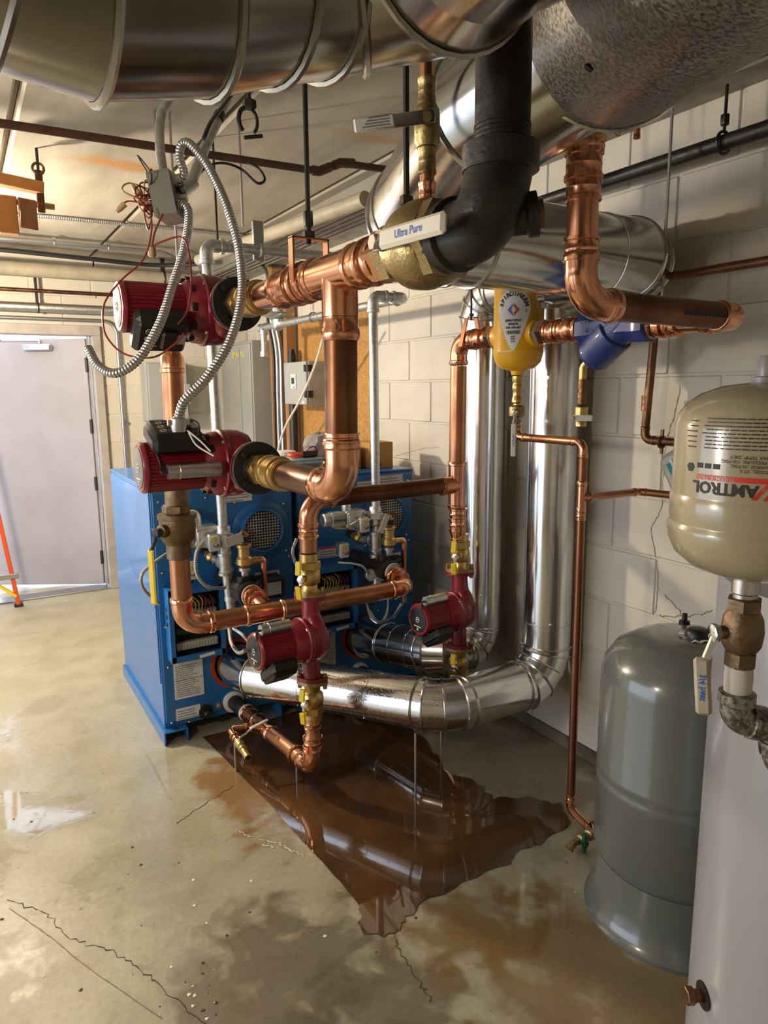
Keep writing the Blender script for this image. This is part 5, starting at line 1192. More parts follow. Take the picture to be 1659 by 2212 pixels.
for nm, sg in (('blue_print', -1), ('red_ink', 1)):
    q = MB(); d = .021; c0 = .080; q.raw([cyl(sg*.002, c0+d, R2), cyl(sg*d, c0, R2), cyl(sg*.002, c0-d, R2), cyl(sg*.002, c0-d*.55, R2), cyl(sg*d*.5, c0, R2), cyl(sg*.002, c0+d*.55, R2)], [(0, 1, 4, 5), (1, 2, 3, 4)]); part('emblem', q, nm, lb)
part('vent_cock', MB().tube([cyl(.115, .12), cyl(.115, .12)+V((-.03, 0, 0))], .012, 12).lathe([(.016, 0), (.016, .02)], cyl(.115, .085), Z, 6), 'chrome', t)
# copper to the strainer, strainer, end of line
t = thing('return_line', 'copper pipe joining the air separator to the blue strainer', 'pipe', (SX, 1.8, SZ))
part('pipe', MB().tube([(SX, AY-.11, SZ), (SX, 1.70, SZ-.004)], R25, 24), 'copper', t)
mb = hexnut(MB(), (SX, AY-.128, SZ), -Y, .046, .03); coupling(mb, (SX, 1.835, SZ), Y, R25*1.05, .05); coupling(mb, (SX, 1.775, SZ), Y, R25*1.08, .06); coupling(mb, (SX, 1.73, SZ), Y, R25*1.06, .035); part('adapter', mb, 'copper', t)
part('solder_joint', MB().torus((SX, 1.80, SZ), Y, R25*1.06, .005, 24, 6), 'solder', t)
EY = 1.165
t = thing('strainer', 'blue cast wye strainer on the copper line beside the air separator', 'strainer', (SX, 1.57, SZ-.01))
sd = V((0, .80, -.60)).normalized(); c0 = V((SX, 1.555, SZ-.012))
mb = MB().lathe([(.048, 0), (.056, .004), (.056, .05), (.050, .06), (.050, .20), (.056, .21), (.056, .262), (.048, .266)], (SX, 1.70, SZ-.006), -Y, 8, .5); mb.tube([c0-sd*.06, c0+sd*.10], [.048, .054], 26)
part('body', mb, 'blue_fitting', t)
part('leg', MB().lathe([(.056, .02), (.060, .024), (.060, .10), (.058, .104), (.058, .125), (.054, .13)], c0, sd, 30), 'blue_fitting', t)
part('cap', hexnut(MB().lathe([(.054, .128), (.049, .140), (.034, .143)], c0, sd, 30), c0+sd*.14, sd, .028, .012), 'blue_fitting', t)
nS = V((-1, 0, 0)); q = MB(); text_on(q, 'TOYO', .014, (SX-.0525, 1.655, SZ+.012), -Y, Z, 1, .0005);
part('cast_lettering', q, 'ink', t); q = MB().box((SX-.0523, 1.62, SZ-.012), (.0012, .05, .003)); q.raw([(SX-.0527, 1.66, SZ-.012), (SX-.0527, 1.645, SZ-.004), (SX-.0527, 1.645, SZ-.020)], [(0, 1, 2)]); part('flow_arrow', q, 'ink', t)
p = c0+sd*.148
t = thing('strainer_drain', 'short drain with brass elbow and white lever under the blue strainer', 'valve', p)
p2 = p+sd*.035; part('elbow', MB().tube(fillet([p, p2, p2-Z*.05], .02), .0125, 14), 'brass', t)
part('pipe', MB().tube([p2-Z*.03, p2-Z*.12], .0115, 14), 'copper_old', t); mb = coupling(MB(), p2-Z*.055, Z, .0125, .03); coupling(mb, p2-Z*.10, Z, .0125, .035); part('coupling', mb, 'copper_old', t)
part('valve_body', MB().lathe([(.012, 0), (.021, -.006), (.021, -.045), (.015, -.05), (.018, -.055), (.018, -.068), (.013, -.07)], p2-Z*.125, Z, 18), 'brass', t)
part('lever', MB().box(p2+V((-.02, -.022, -.165)), (.07, .008, .020), Matrix.Rotation(-.75, 3, 'Z'), .004), 'white_label', t); part('nut', hexnut(MB(), p2+V((-.045, .0, -.165)), V((-.7, -.7, 0)), .009, .01), 'chrome', t)
# near return: elbow at the end of the line, cross pipe, vertical up beside the camera
VX = 1.187; t = thing('return_main', 'bright copper main dropping from the ceiling and turning along to the strainer', 'pipe', (VX, EY, SZ-.01))
EZ = SZ-.012
part('pipe', MB().tube([(SX, 1.44, EZ+.004), (SX, EY+.11, EZ)], R25*.93, 22), 'copper', t)
mb = MB(); coupling(mb, (SX, 1.415, EZ), Y, R25*1.0, .05); coupling(mb, (SX, 1.36, EZ), Y, R25*.98, .04); part('adapter', mb, 'copper', t)
mb = MB(); elbow(mb, (SX, 1.6, EZ), (SX, EY, EZ), (1.3, EY, EZ), R25, .058, .036, seg=12); part('elbow', mb, 'copper', t)
part('pipe', MB().tube([(SX-.09, EY, EZ), (VX+.09, EY, EZ+.005)], R25, 26), 'copper_dark', t)
q = MB(); lines_on(q, (1.50, EY-R25*1.01, EZ-.008), X, Z, .19, .014, 1, .8, 8, 0); part('stencil', q, 'ink', t)
mb = MB(); elbow(mb, (SX, EY, EZ+.005), (VX, EY, EZ+.005), (VX, EY, 2.1), R25, .070, .036, seg=14); part('elbow', mb, 'copper', t)
part('pipe', MB().tube([(VX, EY, EZ+.11), (VX-.004, EY, 2.08)], R25, 26), 'copper', t)
mb = MB(); coupling(mb, (VX, EY, EZ+.118), Z, R25*1.0, .05); part('coupling', mb, 'copper', t)
mb = MB(); coupling(mb, (VX-.002, EY, 2.015), Z, R25, .055); coupling(mb, (VX-.002, EY, 2.06), Z, R25*1.04, .06); mb.lathe([(.038, 0), (.042, .01), (.038, .03)], (VX-.002, EY, 2.085), Z, 24); part('adapter', mb, 'copper', t)
t = thing('upper_valve', 'brass valve half hidden above the bright copper main', 'valve', (VX, EY, 2.11))
mb = hexnut(MB(), (VX-.002, EY, 2.105), Z, .046, .035); mb.lathe([(.04, .035), (.055, .055), (.058, .085), (.055, .115), (.04, .13)], (VX-.002, EY, 2.105), Z, 24); hexnut(mb, (VX-.002, EY, 2.235), Z, .046, .03); part('valve_body', mb, 'brass', t)
part('pipe', MB().tube([(VX, EY, 2.26), (VX, EY, 2.59)], R25, 20), 'copper', t); part('lever', MB().box((VX+.07, EY-.03, 2.15), (.02, .008, .06), Matrix.Rotation(.4, 3, 'Y'), .002), 'chrome', t)

# ---- pump tails and boiler returns
RT = .0285
t = thing('boiler_return', 'copper return from the lower pump to the base of the left boiler', 'pipe', (X3, PY3, .05))
RZ = .122; rp_ = V((b1.location.x-BW/2+.325, BF, .124))
bt = V((X3-.008, PY3, RZ)); dR = (rp_-bt).normalized()
mb = MB(); coupling(mb, (X3-.004, PY3, .315), Z, RT, .05); mb.lathe([(RT*1.1, 0), (RT*1.1, .02), (R25*1.08, .035), (R25*1.08, .05)], (X3-.004, PY3, .29), -Z, 22); coupling(mb, (X3-.006, PY3, .235), Z, R25, .045); part('reducer', mb, 'copper', t)
part('pipe', MB().tube([(X3-.006, PY3, .36), (X3-.008, PY3, RZ+.09)], RT, 22), 'copper', t)
mb = MB(); elbow(mb, (X3-.008, PY3, .4), bt, rp_, R25, .058, .034, seg=12); eb = part('elbow', mb, 'copper', t)
part('marker_dab', MB().box(bt+V((-.030, -.022, .092)), (.012, .012, .022), Matrix.Rotation(.6, 3, 'Z'), .002), 'orange_marker', eb)
t1 = bt+dR*.42
part('pipe', MB().tube([bt+dR*.09, t1], R25, 24), 'copper_pipe', t); part('pipe', MB().tube([t1, rp_-dR*.14], R25, 24), 'copper', t)
mb = MB().tube([t1-dR*.06, t1+dR*.085], R25*1.09, 24); collar(mb, t1-dR*.035, -dR, R25, .036); collar(mb, t1+dR*.06, dR, R25, .036); br = V((-.86, -.10, .34)).normalized(); mb.tube([t1, t1+br*.075], .019, 18); mb.tube([t1+br*.03, t1+br*.085], [.026, .0145], 18); part('tee', mb, 'copper', t)
mb = coupling(MB(), rp_-dR*.17, dR, R25, .06); part('adapter', mb, 'copper', t)
part('nipple', MB().tube([rp_-dR*.15, rp_], .036, 22), 'black_iron', t); part('tape', MB().lathe([(.037, 0), (.040, .004), (.037, .012)], rp_-dR*.152, -dR, 22), 'tape_white', t)
part('pipe_ring', MB().torus(bt+dR*.135, dR, R25*1.12, .006, 24, 6), 'copper', t)
# drain branch
d0 = t1+br*.08; d1 = d0+br*.05; fl = V((.02, -.93, -.16)).normalized(); d2 = d1+V((-.045, .0, .0))
t2 = thing('drain_branch', 'small copper drain with a white lever and brass hose end near the floor', 'valve', d1)
mb = MB().tube(fillet([d0, d2, d2+fl*.07], .026), .0135, 16); collar(mb, d0, br, .013, .025); part('elbow', mb, 'copper', t2)
mb = coupling(MB(), d2+fl*.07, fl, .0135, .03); part('coupling', mb, 'copper', t2)
part('pipe', MB().tube([d2+fl*.05, d2+fl*.12], .0125, 14), 'copper', t2)
mb = MB().lathe([(.013, 0), (.019, .005), (.019, .035), (.015, .04), (.018, .045), (.018, .06), (.0145, .063), (.0145, .11), (.0165, .112), (.0165, .118), (.011, .118), (.011, .10)], d2+fl*.10, fl, 20); part('valve_body', mb, 'brass_cast', t2)
part('hose_bore', MB().lathe([(.0105, 0), (.0105, .0005)], d2+fl*.2182, fl, 16), 'dark_void', t2)
st = V((.0, -.15, 1)).normalized(); v0 = d2+fl*.12; part('stem', MB().tube([v0, v0+st*.035], .007, 10), 'chrome', t2)
e = V((.93, .20, .1)).normalized(); h = part('lever', MB().tube([v0+st*.034, v0+st*.036+e*.03, v0+st*.05+e*.055], .005, 8), 'chrome', t2); part('grip', MB().box(v0+st*.052+e*.095, (.09, .015, .007), Matrix((e, st.cross(e), st)).transposed(), .003), 'white_label', h)
part('ring_clamp', MB().torus(d2+fl*.06, fl, .017, .005, 18, 6), 'copper', t2)
single('plastic_disc', MB().lathe([(.022, 0), (.024, .003), (.024, .012), (.018, .015)], at(512, 1575, 'z', .012), Z, 20), 'red_plastic', 'bright red plastic disc on the floor beside the drain branch', 'disc')
t = thing('boiler_return', 'copper return below the right pump, half hidden by the silver flue', 'pipe', (X4, PY3, .05))
rp2 = V((rp_.x+PITCHX, BF, .124)); mb = coupling(MB(), (X4, PY3, .315), Z, RT, .05); coupling(mb, (X4, PY3, .25), Z, R25, .045); part('coupling', mb, 'copper', t)
part('pipe', MB().tube([(X4, PY3, .37), (X4, PY3, RZ+.09)], RT, 20), 'copper', t); mb = MB(); bt2 = V((X4, PY3, RZ)); elbow(mb, (X4, PY3, .4), bt2, rp2, R25, .058, .034); part('elbow', mb, 'copper', t); dR2 = (rp2-bt2).normalized(); part('pipe', MB().tube([bt2+dR2*.09, rp2-dR2*.1], R25, 20), 'copper_pipe', t); part('nipple', MB().tube([rp2-dR2*.12, rp2], .036, 20), 'black_iron', t)
# support stakes
for i, (x, y, z, lb) in enumerate((((d2+fl*.06).x, (d2+fl*.06).y, (d2+fl*.06).z-.012, 'thin steel stake under the small drain branch'), ((bt+dR*.135).x, (bt+dR*.135).y, RZ-.035, 'short steel stake under the return elbow'), (1.422, 2.185, .262, 'thin steel stake under the near silver flue'), (1.73, 2.446, .26, 'thin steel stake under the rear silver flue'))):
    single('support_stake', MB().tube([(x, y, 0), (x, y, z)], .005, 8), 'steel', lb, 'stake', (x, y, 0))

# ---- slim copper on the wall side
r1 = .0143
t = thing('vent_drain', 'slim copper line from below the air separator down to the floor', 'pipe', (SX, AY, 1.4))
zz0 = SZ-.145; pA = V((SX, AY, zz0)); pB = V((SX, AY, 1.418)); pC = V((SX+.004, 1.69, 1.418)); pD = V((SX+.01, 1.690, .10))
mb = MB().lathe([(.015, 0), (.019, .002), (.019, .02), (.0165, .024), (.0165, .03), (.0185, .034), (.0185, .05), (.016, .054), (.016, .075), (.019, .08), (.019, .095), (.0145, .10)], pA, -Z, 20); part('adapter', mb, 'brass', t)
part('pipe', MB().tube([pA-Z*.08, pA-Z*.12], r1, 16), 'copper', t)
mb = coupling(MB(), pA-Z*.175, Z, r1, .03); mb.lathe([(.019, 0), (.028, .006), (.029, .022), (.028, .038), (.019, .045)], pA-Z*.15, Z, 20); part('valve_body', mb, 'brass_cast', t)
st = V((-.75, -.66, 0)).normalized(); s0 = pA-Z*.128; part('stem', MB().tube([s0, s0+st*.05], .011, 14), 'brass_cast', t); part('nut', hexnut(MB(), s0+st*.05, st, .012, .01), 'chrome', t)
h = part('lever', MB().tube([s0+st*.052, s0+st*.055-Z*.025, s0+st*.068-Z*.05], .006, 8), 'chrome', t); gr = part('grip', MB().box(s0+st*.070-Z*.10, (.008, .018, .12), Matrix((st, Z.cross(st), Z)).transposed(), .004), 'white_label', h)
q = MB(); text_on(q, 'UltraPure', .011, s0+st*.0745-Z*.10, -Z, Z.cross(st)*-1, 1, .0002); part('lettering', q, 'blue_print', gr)
mb = coupling(MB(), pA-Z*.20, Z, r1*1.05, .03); part('coupling', mb, 'copper', t)
pipe_run(t, [pA-Z*.17, pB, pC, pD], r1, .032, 'copper_pipe', 'copper', .018, ['copper', 'copper_pipe', 'copper_red'])
tz = at(1262, 1075, 'x', SX).z; tee(t, (pC.x, pC.y, tz), Z, V((.75, -.66, 0)), r1, None, .10, .035)
mb = coupling(MB(), (pC.x, pC.y, tz-.065), Z, r1, .028); part('coupling', mb, 'copper', t)
part('elbow', MB().tube(fillet([pD+Z*.03, pD-Z*.01, pD+V((.02, -.05, -.045))], .03), r1*1.12, 16), 'copper', t); part('coupling', coupling(MB(), pD+Z*.03, Z, r1, .03), 'copper', t); pe = pD+V((.02, -.05, -.045))
part('coupling', coupling(MB(), pe, V((.3, -.7, -.4)), r1, .03), 'copper', t)
# drain cock with green handle at floor level
g0 = pe+V((.015, -.045, -.012)); gd = V((-.96, -.10, .04)).normalized()
t = thing('drain_cock', 'brass drain cock with a green wing handle beside the grey tank', 'valve', g0)
mb = MB().tube([g0+V((.01, .03, .01)), g0, g0+gd*.03], .0135, 14); part('elbow', mb, 'copper_old', t)
part('valve_body', MB().lathe([(.014, .02), (.019, .023), (.019, .05), (.014, .053), (.014, .075), (.018, .078), (.018, .095), (.011, .10)], g0, gd, 18), 'brass_cast', t)
part('spout', MB().tube(fillet([g0+gd*.09, g0+gd*.125, g0+gd*.145-Z*.012], .012), [.0115]*10, 14).lathe([(.015, 0), (.015, .008), (.011, .009)], g0+gd*.143-Z*.010, V((-.8, 0, -.5)), 16), 'brass_cast', t)
gs = V((-.35, -.85, .1)).normalized(); gh = g0+gd*.086+gs*.026; h = part('handle', MB().tube([gh-Z*.035, gh, gh+Z*.035], [.008, .010, .008], 8).lathe([(.013, -.005), (.013, .008)], gh, gs, 14), 'green_handle', t)
# branch to the expansion tank
a0 = V((pC.x, pC.y, tz))+V((.75, -.66, 0))*.03; a1 = at(1380, 1062, 'x', 2.02); a2 = at(1475, 1072, 'x', 2.09)
t = thing('tank_branch', 'slim copper branch crossing the block wall toward the beige tank', 'pipe', a1)
pipe_run(t, [a0, a1, a1+(a2-a1)*3.0], r1*.9, .02, 'copper_pipe', 'copper', .014)
# brown pipes on the wall
xw = 2.10; w1 = at(1659, 582, 'x', xw); w2 = at(1425, 601, 'x', xw); w3 = at(1392, 950, 'x', xw); w4 = at(1470, 962, 'x', xw)
t = thing('wall_supply', 'dark brown copper pipe turning down the block wall', 'pipe', w2)
wd = V((0, -1, 0)); pipe_run(t, [V((xw, .70, w2.z)), V((xw, w2.y, w2.z)), V((xw, w3.y, w3.z)), V((xw, .95, w3.z-.008))], .0145, .028, 'copper_old', 'copper_old', .016)
mb = coupling(MB(), (xw, w3.y-.0, w3.z+.13), Z, .0145, .055, 1.15, 1.18); part('coupling', mb, 'copper_old', t)
mb = MB().torus((xw, w3.y-.075, w3.z-.004), Y, .018, .006, 18, 6).tube([(xw-.0, w3.y-.075, w3.z-.045), (xw, w3.y-.075, w3.z+.04)], .006, 8); part('clamp', mb, 'copper_old', t)
part('bracket', MB().box((xw+.05, w3.y-.165, w3.z+.02), (.09, .06, .09), None, .004), 'rust_pipe', t)

# ================================================================== sheet-metal flues
def gores(a, b, c, R, n):
    """points of a segmented elbow at corner b"""
    a, b, c = V(a), V(b), V(c); d1 = (a-b).normalized(); d2 = (c-b).normalized(); an = d1.angle(d2); tt = R/math.tan(an/2); cen = b+(d1+d2).normalized()*(R/math.sin(an/2)); v1 = b+d1*tt-cen; v2 = b+d2*tt-cen; ax = v1.cross(v2).normalized(); th = v1.angle(v2)
    rr = R/math.cos(th/n/2); pts = [cen + Matrix.Rotation(th*(i+.5)/n, 3, ax) @ v1 * (1/math.cos(th/n/2)) for i in range(n)]
    return [b+d1*tt] + pts + [b+d2*tt]
FR = .101; FX = 2.055
def flue(label, v, fy, zrun, xt, r1_=.17, r2_=.16, wet=False):
    """boiler flue: out of the boiler, slanting across, along to the wall, then up"""
    t = thing('flue_duct', label, 'duct', (v.x, v.y, zrun), 'boiler flues')
    s0 = V((v.x, BF-.05, v.z)); s1 = V((v.x+.035, BF-.21, v.z)); c1 = V((xt, fy, zrun)); up = V((FX, fy, zrun))
    g1 = gores(s1, c1, up, r1_, 3); g2 = gores(c1, up, V((FX, fy, 2)), r2_, 4)
    top = V((FX, fy, 1.83))
    pts = [s0, s1] + g1 + g2 + [V((FX, fy, zrun+.26)), top]
    mm = ['duct_new']*(len(pts)-1)
    if wet: mm[1] = mm[2] = mm[3] = 'duct_wet'
    duct(t, pts, FR, seams=set(range(1, len(pts)-1)) - {len(pts)-2}, mats=mm, bead=.0042)
    # slip joint and screws
    part('slip_joint', MB().torus((FX, fy, zrun+.26), Z, FR+.0005, .0016, 40, 5), 'seam', t)
    dd = (pts[2]-pts[1]).normalized()
    for k in (.35, .75): p = pts[1].lerp(pts[2], k); u, v2, w = frame(dd); part('slip_joint', MB().torus(p, dd, FR+.0005, .0014, 40, 5), 'seam', t)
    for p in [pts[1].lerp(pts[2], .33), pts[1].lerp(pts[2], .73), pts[5].lerp(pts[6], .5)]:
        for a in (0.4, 2.2, 3.9):
            u, v2, w = frame(dd); e = u*math.cos(a)+v2*math.sin(a); part('sheet_screw', MB().lathe([(.005, 0), (.005, .002), (.002, .004)], p+e*FR*1.0, e, 8), 'chrome', t)
    for a in (-2.2, -1.4, -2.9): e = V((math.cos(a), math.sin(a), 0)); part('sheet_screw', MB().lathe([(.005, 0), (.005, .002), (.002, .004)], V((FX, fy, zrun+.275))+e*FR, e, 8), 'chrome', t)
    return t
b1v = V((b1.location.x-BW/2+.345, BF, .315)); b2v = V((b1v.x+PITCHX, BF, .335))
flue('near silver flue sweeping from the left boiler and up the wall', b1v, 2.135, .365, 1.52, wet=True)
flue('rear silver flue elbowing from the right boiler up the wall', b2v, 2.59, .375, 1.84, .14, .11)
# collector along the wall, across and up toward the ceiling
MR = .130; MZ = 2.010; BYd = 1.70
t = thing('flue_collector', 'large silver collector duct crossing under the ceiling above the air separator', 'duct', (1.6, BYd, MZ))
cpt = V((FX-.01, 2.59, MZ))
ge = gores((FX-.01, 2.59, 1.6), cpt, (FX-.01, 1.8, MZ), .13, 4)
duct(t, [V((FX, 2.59, 1.80))]+[V((FX, 2.59, 1.84))]+ge[1:]+[V((FX-.01, 2.13, MZ))], [FR]*2+[FR]*len(ge[1:])+[FR], bead=.004)
part('duct_section', MB().tube([(FX, 2.135, 1.80), (FX, 2.135, MZ)], FR+.002, 36), 'duct_new', t)
part('seam_bead', MB().torus((FX, 2.135, MZ-.115), Z, FR+.003, .004, 36, 6), 'seam', t)
k1 = V((FX-.01, BYd, MZ)); k0 = V((FX-.01, 2.30, MZ)); k2 = V((1.085, BYd, MZ+.005)); up2 = dp(1060, 245, 1.36); ce = (up2-k2).normalized()
G1 = gores(k0, k1, k2, .15, 3); G2 = gores(k1, k2, k2+ce, .17, 4)
end = up2
P = [k0]+G1+[V((1.80, BYd, MZ)), V((1.30, BYd, MZ+.003))]+G2+[end, dp(1345, 37, 1.14)]
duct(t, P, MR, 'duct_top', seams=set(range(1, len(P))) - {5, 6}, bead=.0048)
part('slip_joint', MB().torus((1.80, BYd, MZ), X, MR+.0008, .0018, 44, 5), 'seam', t)
part('hanger_strap', MB().box((1.20, BYd+.02, MZ+.36), (.004, .022, .5), Matrix.Rotation(.12, 3, 'X')), 'galv_pipe', t)
# older spangled main rising to the ceiling beside the camera
t = thing('main_duct', 'old spangled galvanised main duct rising overhead at the right', 'duct', end)
d2_ = (dp(1570, -190, .82)-dp(1335, 45, 1.15)).normalized(); oe = dp(1335, 45, 1.15)
rg = duct(t, [oe, oe+d2_*.03, oe+d2_*.9], [.156, .158, .160], 'galv_old', seams={0}, bead=.005)
for a, l in ((.9, .25), (2.4, .35), (4.0, .2), (5.2, .5)):
    u, v2, w = frame(d2_); e = u*math.cos(a)+v2*math.sin(a); part('hole', MB().lathe([(.007, 0), (.007, .001)], oe+d2_*l+e*.1595, e, 12), 'dark_void', t)
# overhead duct right above the camera, segmented
TR = .125
def tp_(x, y, D=.76):
    p = dp(x, y, D); return p
bl = [tp_(-130, -60, .66), tp_(-40, 105, .69), tp_(80, 182, .72), tp_(210, 220, .75), tp_(415, 215, .80), tp_(555, 190, .84), tp_(670, 178, .88), tp_(755, 163, .90), tp_(990, 118, .85)]
t = thing('overhead_duct', 'dull silver segmented duct passing just overhead at the top', 'duct', bl[4])
fw = V((CF.x, CF.y, 0)).normalized()
ax_ = [p + (Z - (p-CC)*((p-CC).z/(p-CC).length_squared)).normalized()*TR for p in bl]
pe_ = dp(1190, 0, .62); pe_ = pe_ + (Z - (pe_-CC)*((pe_-CC).z/(pe_-CC).length_squared)).normalized()*TR*.9; ex = (pe_-ax_[-1]).normalized()
ax_ = [V((ax_[0].x-.03, ax_[0].y-.02, 2.66))]+ax_
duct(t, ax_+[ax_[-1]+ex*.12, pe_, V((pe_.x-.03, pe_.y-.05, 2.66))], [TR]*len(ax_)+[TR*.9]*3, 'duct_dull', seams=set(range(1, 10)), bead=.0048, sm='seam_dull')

# ================================================================== tanks at the right
TX, TY_, = 1.752, 1.240
t = thing('grey_tank', 'dark grey well tank standing on a flared base ring', 'tank', (TX, TY_, 0))
part('shell', MB().lathe([(.10, .148), (.18, .158), (.225, .185), (.241, .225), (.241, .43), (.2425, .434), (.2425, .450), (.241, .454), (.241, .47), (.2425, .474), (.2425, .488), (.241, .492), (.241, .755), (.232, .80), (.205, .842), (.15, .875), (.09, .888), (0.001, .892)], (TX, TY_, 0), Z, 64), 'tank_grey', t)
part('base_ring', MB().lathe([(.228, .19), (.228, .09), (.236, .045), (.252, .018), (.262, .010), (.262, .0), (.225, .0), (.222, .17)], (TX, TY_, 0), Z, 64), 'tank_grey', t)
tc = V((TX+.005, TY_-.02, .889)); mb = MB(); n = 22; rn = random.Random(8)
mb.raw([tc]+[tc+V((math.cos(2*math.pi*k/n)*.052*rn.uniform(.85, 1.15), math.sin(2*math.pi*k/n)*.052*rn.uniform(.85, 1.15), rn.uniform(-.004, .008))) for k in range(n)], [(0, 1+k, 1+(k+1) % n) for k in range(n)]); part('torn_sticker', mb, 'white_paper', t)
part('valve_cap', MB().lathe([(.034, 0), (.033, .012), (.026, .022), (.02, .024)], tc+Z*.002, Z, 22), 'black_plastic', t)
vs_ = at(1478, 1352, 'y', TY_+.10); part('air_valve', MB().lathe([(.016, -.02), (.016, .0), (.008, .002), (.008, .022), (.005, .024)], (vs_.x, vs_.y, .885), Z, 12), 'black_plastic', t)
# water heater: tall pale cylinder cut by the right edge
az = math.radians(56.35); hr = .255; hd_ = 1.50; ha = az+math.asin(hr/hd_); HC = V((hd_*math.sin(ha), hd_*math.cos(ha), 0))
t = thing('water_heater', 'tall pale grey water heater cut by the right edge of the picture', 'water heater', HC)
part('shell', MB().lathe([(hr, .02), (hr, 1.235), (hr*.985, 1.25), (hr*.6, 1.258), (.001, 1.26)], HC, Z, 72), 'heater_grey', t)
part('base', MB().lathe([(hr*.97, 0), (hr*.97, .02)], HC, Z, 48), 'rubber', t)
part('jacket_seam', MB().box(HC+V((-math.sin(az-.9)*hr, math.cos(az-.9)*hr*0-.0, .63)), (.003, .006, 1.2)), 'heater_grey', t)
def on_cyl(x, y, C, R):
    d = ray(x, y); ox, oy = CC.x-C.x, CC.y-C.y; A = d.x**2+d.y**2; Bq = 2*(ox*d.x+oy*d.y); Cq = ox*ox+oy*oy-R*R; s = (-Bq-math.sqrt(max(0, Bq*Bq-4*A*Cq)))/(2*A); return CC+d*s
pg = on_cyl(1520, 2150, HC, hr); nn_ = V((pg.x-HC.x, pg.y-HC.y, 0)).normalized()
part('escutcheon', MB().lathe([(.026, 0), (.026, .003), (.02, .004)], pg, nn_, 22), 'dark_rod', t)
part('plug', hexnut(MB().lathe([(.012, 0), (.012, .022)], pg, nn_, 14), pg+nn_*.02, nn_, .017, .016), 'copper_old', t)
# beige expansion tank, mounted upside down with its print inverted
EC = dp(1642, 1040, .89); ER = .1045
t = thing('expansion_tank', 'beige expansion tank hung upside down with inverted printing', 'tank', (EC.x, EC.y, 1.357))
z0 = 1.359
part('shell', MB().lathe([(.02, 0), (.045, .002), (.078, .014), (.096, .030), (ER*.995, .047), (ER*1.01, .060), (ER*1.01, .066), (ER*.985, .0705), (ER*.985, .073), (ER, .077), (ER, .104), (ER*.988, .1065), (ER*.988, .1085), (ER*.985, .111), (ER*.985, .19), (.099, .207), (.090, .220), (.075, .231), (.05, .240), (.02, .244)], (EC.x, EC.y, z0), Z, 64), 'tank_beige', t)
part('air_cap', MB().lathe([(.018, .24), (.018, .250), (.012, .251), (.012, .270), (.009, .276)], (EC.x-.004, EC.y, z0), Z, 14), 'grey_bag', t)
# print (inverted): wraps the shell
ea = math.atan2(-EC.y, -EC.x)
def ecyl(a, z, R=ER*.985+.0007): return V((EC.x+R*math.cos(ea-a/R), EC.y+R*math.sin(ea-a/R), z))
def einv(s_, size, a, z, bold=0.0, sp=1.0):
    vs, fs = text2d(s_, size, sp, bold); return [ecyl(a+x, z-y) for x, y in vs], fs     # a grows to picture left when read upside down
q = MB(); q.raw(*einv('AMTROL', .0195, .040, z0+.1225, .0006)); 
q2 = MB(); 
for i in range(16):
    sa, sb_ = -.012+.086*i/16, -.012+.086*(i+1)/16; q2.raw([ecyl(sa, z0+.131), ecyl(sb_, z0+.131), ecyl(sb_, z0+.137), ecyl(sa, z0+.137)], [(0, 1, 2, 3)])
for a in (0, -.012): q2.raw([ecyl(a+.008, z0+.112), ecyl(a+.003, z0+.112), ecyl(a-.018, z0+.137), ecyl(a-.012, z0+.137)], [(0, 1, 2, 3)])
part('brand_lettering', q, 'ink', t); part('brand_stripe', q2, 'red_ink', t)
q = MB(); q.raw(*einv('THERM-X-TROL', .0068, .050, z0+.134, .0001))
q.v = [V((EC.x+(p.x-EC.x)*1.0006, EC.y+(p.y-EC.y)*1.0006, p.z)) for p in q.v]; part('stripe_lettering', q, 'tank_beige', t)
q = MB(); rn = random.Random(6)
for i in range(9):
    x = -.045; zr = z0+.168+i*.0043
    while x < .064:
        w = rn.uniform(.003, .010); q.raw([ecyl(x, zr), ecyl(x+w, zr), ecyl(x+w, zr+.0014), ecyl(x, zr+.0014)], [(0, 1, 2, 3)]); x += w+.0018
for i, s_ in enumerate(('MODEL: ST-5', 'PRECHARGE: 50 PSIG', 'MAX PRESSURE: 150 PSIG', 'MAX TEMP: 200 F')):
    q.raw(*einv(s_, .0056, .012-.006*(i < 2), z0+.1445+i*.0052, 0))
for i in range(6):
    x = .078; zr = z0+.168+i*.0062; w = .018*rn.uniform(.6, 1); q.raw([ecyl(x, zr), ecyl(x+w, zr), ecyl(x+w, zr+.0014), ecyl(x, zr+.0014)], [(0, 1, 2, 3)])
for j in range(3): q.raw([ecyl(.044+j*.011, z0+.1445), ecyl(.052+j*.011, z0+.1445), ecyl(.052+j*.011, z0+.1505), ecyl(.044+j*.011, z0+.1505)], [(0, 1, 2, 3)])
q.raw([ecyl(.082, z0+.139), ecyl(.088, z0+.139), ecyl(.091, z0+.145), ecyl(.088, z0+.149), ecyl(.082, z0+.149), ecyl(.079, z0+.145)], [(0, 1, 2, 3, 4, 5)])
part('small_print', q, 'ink', t)
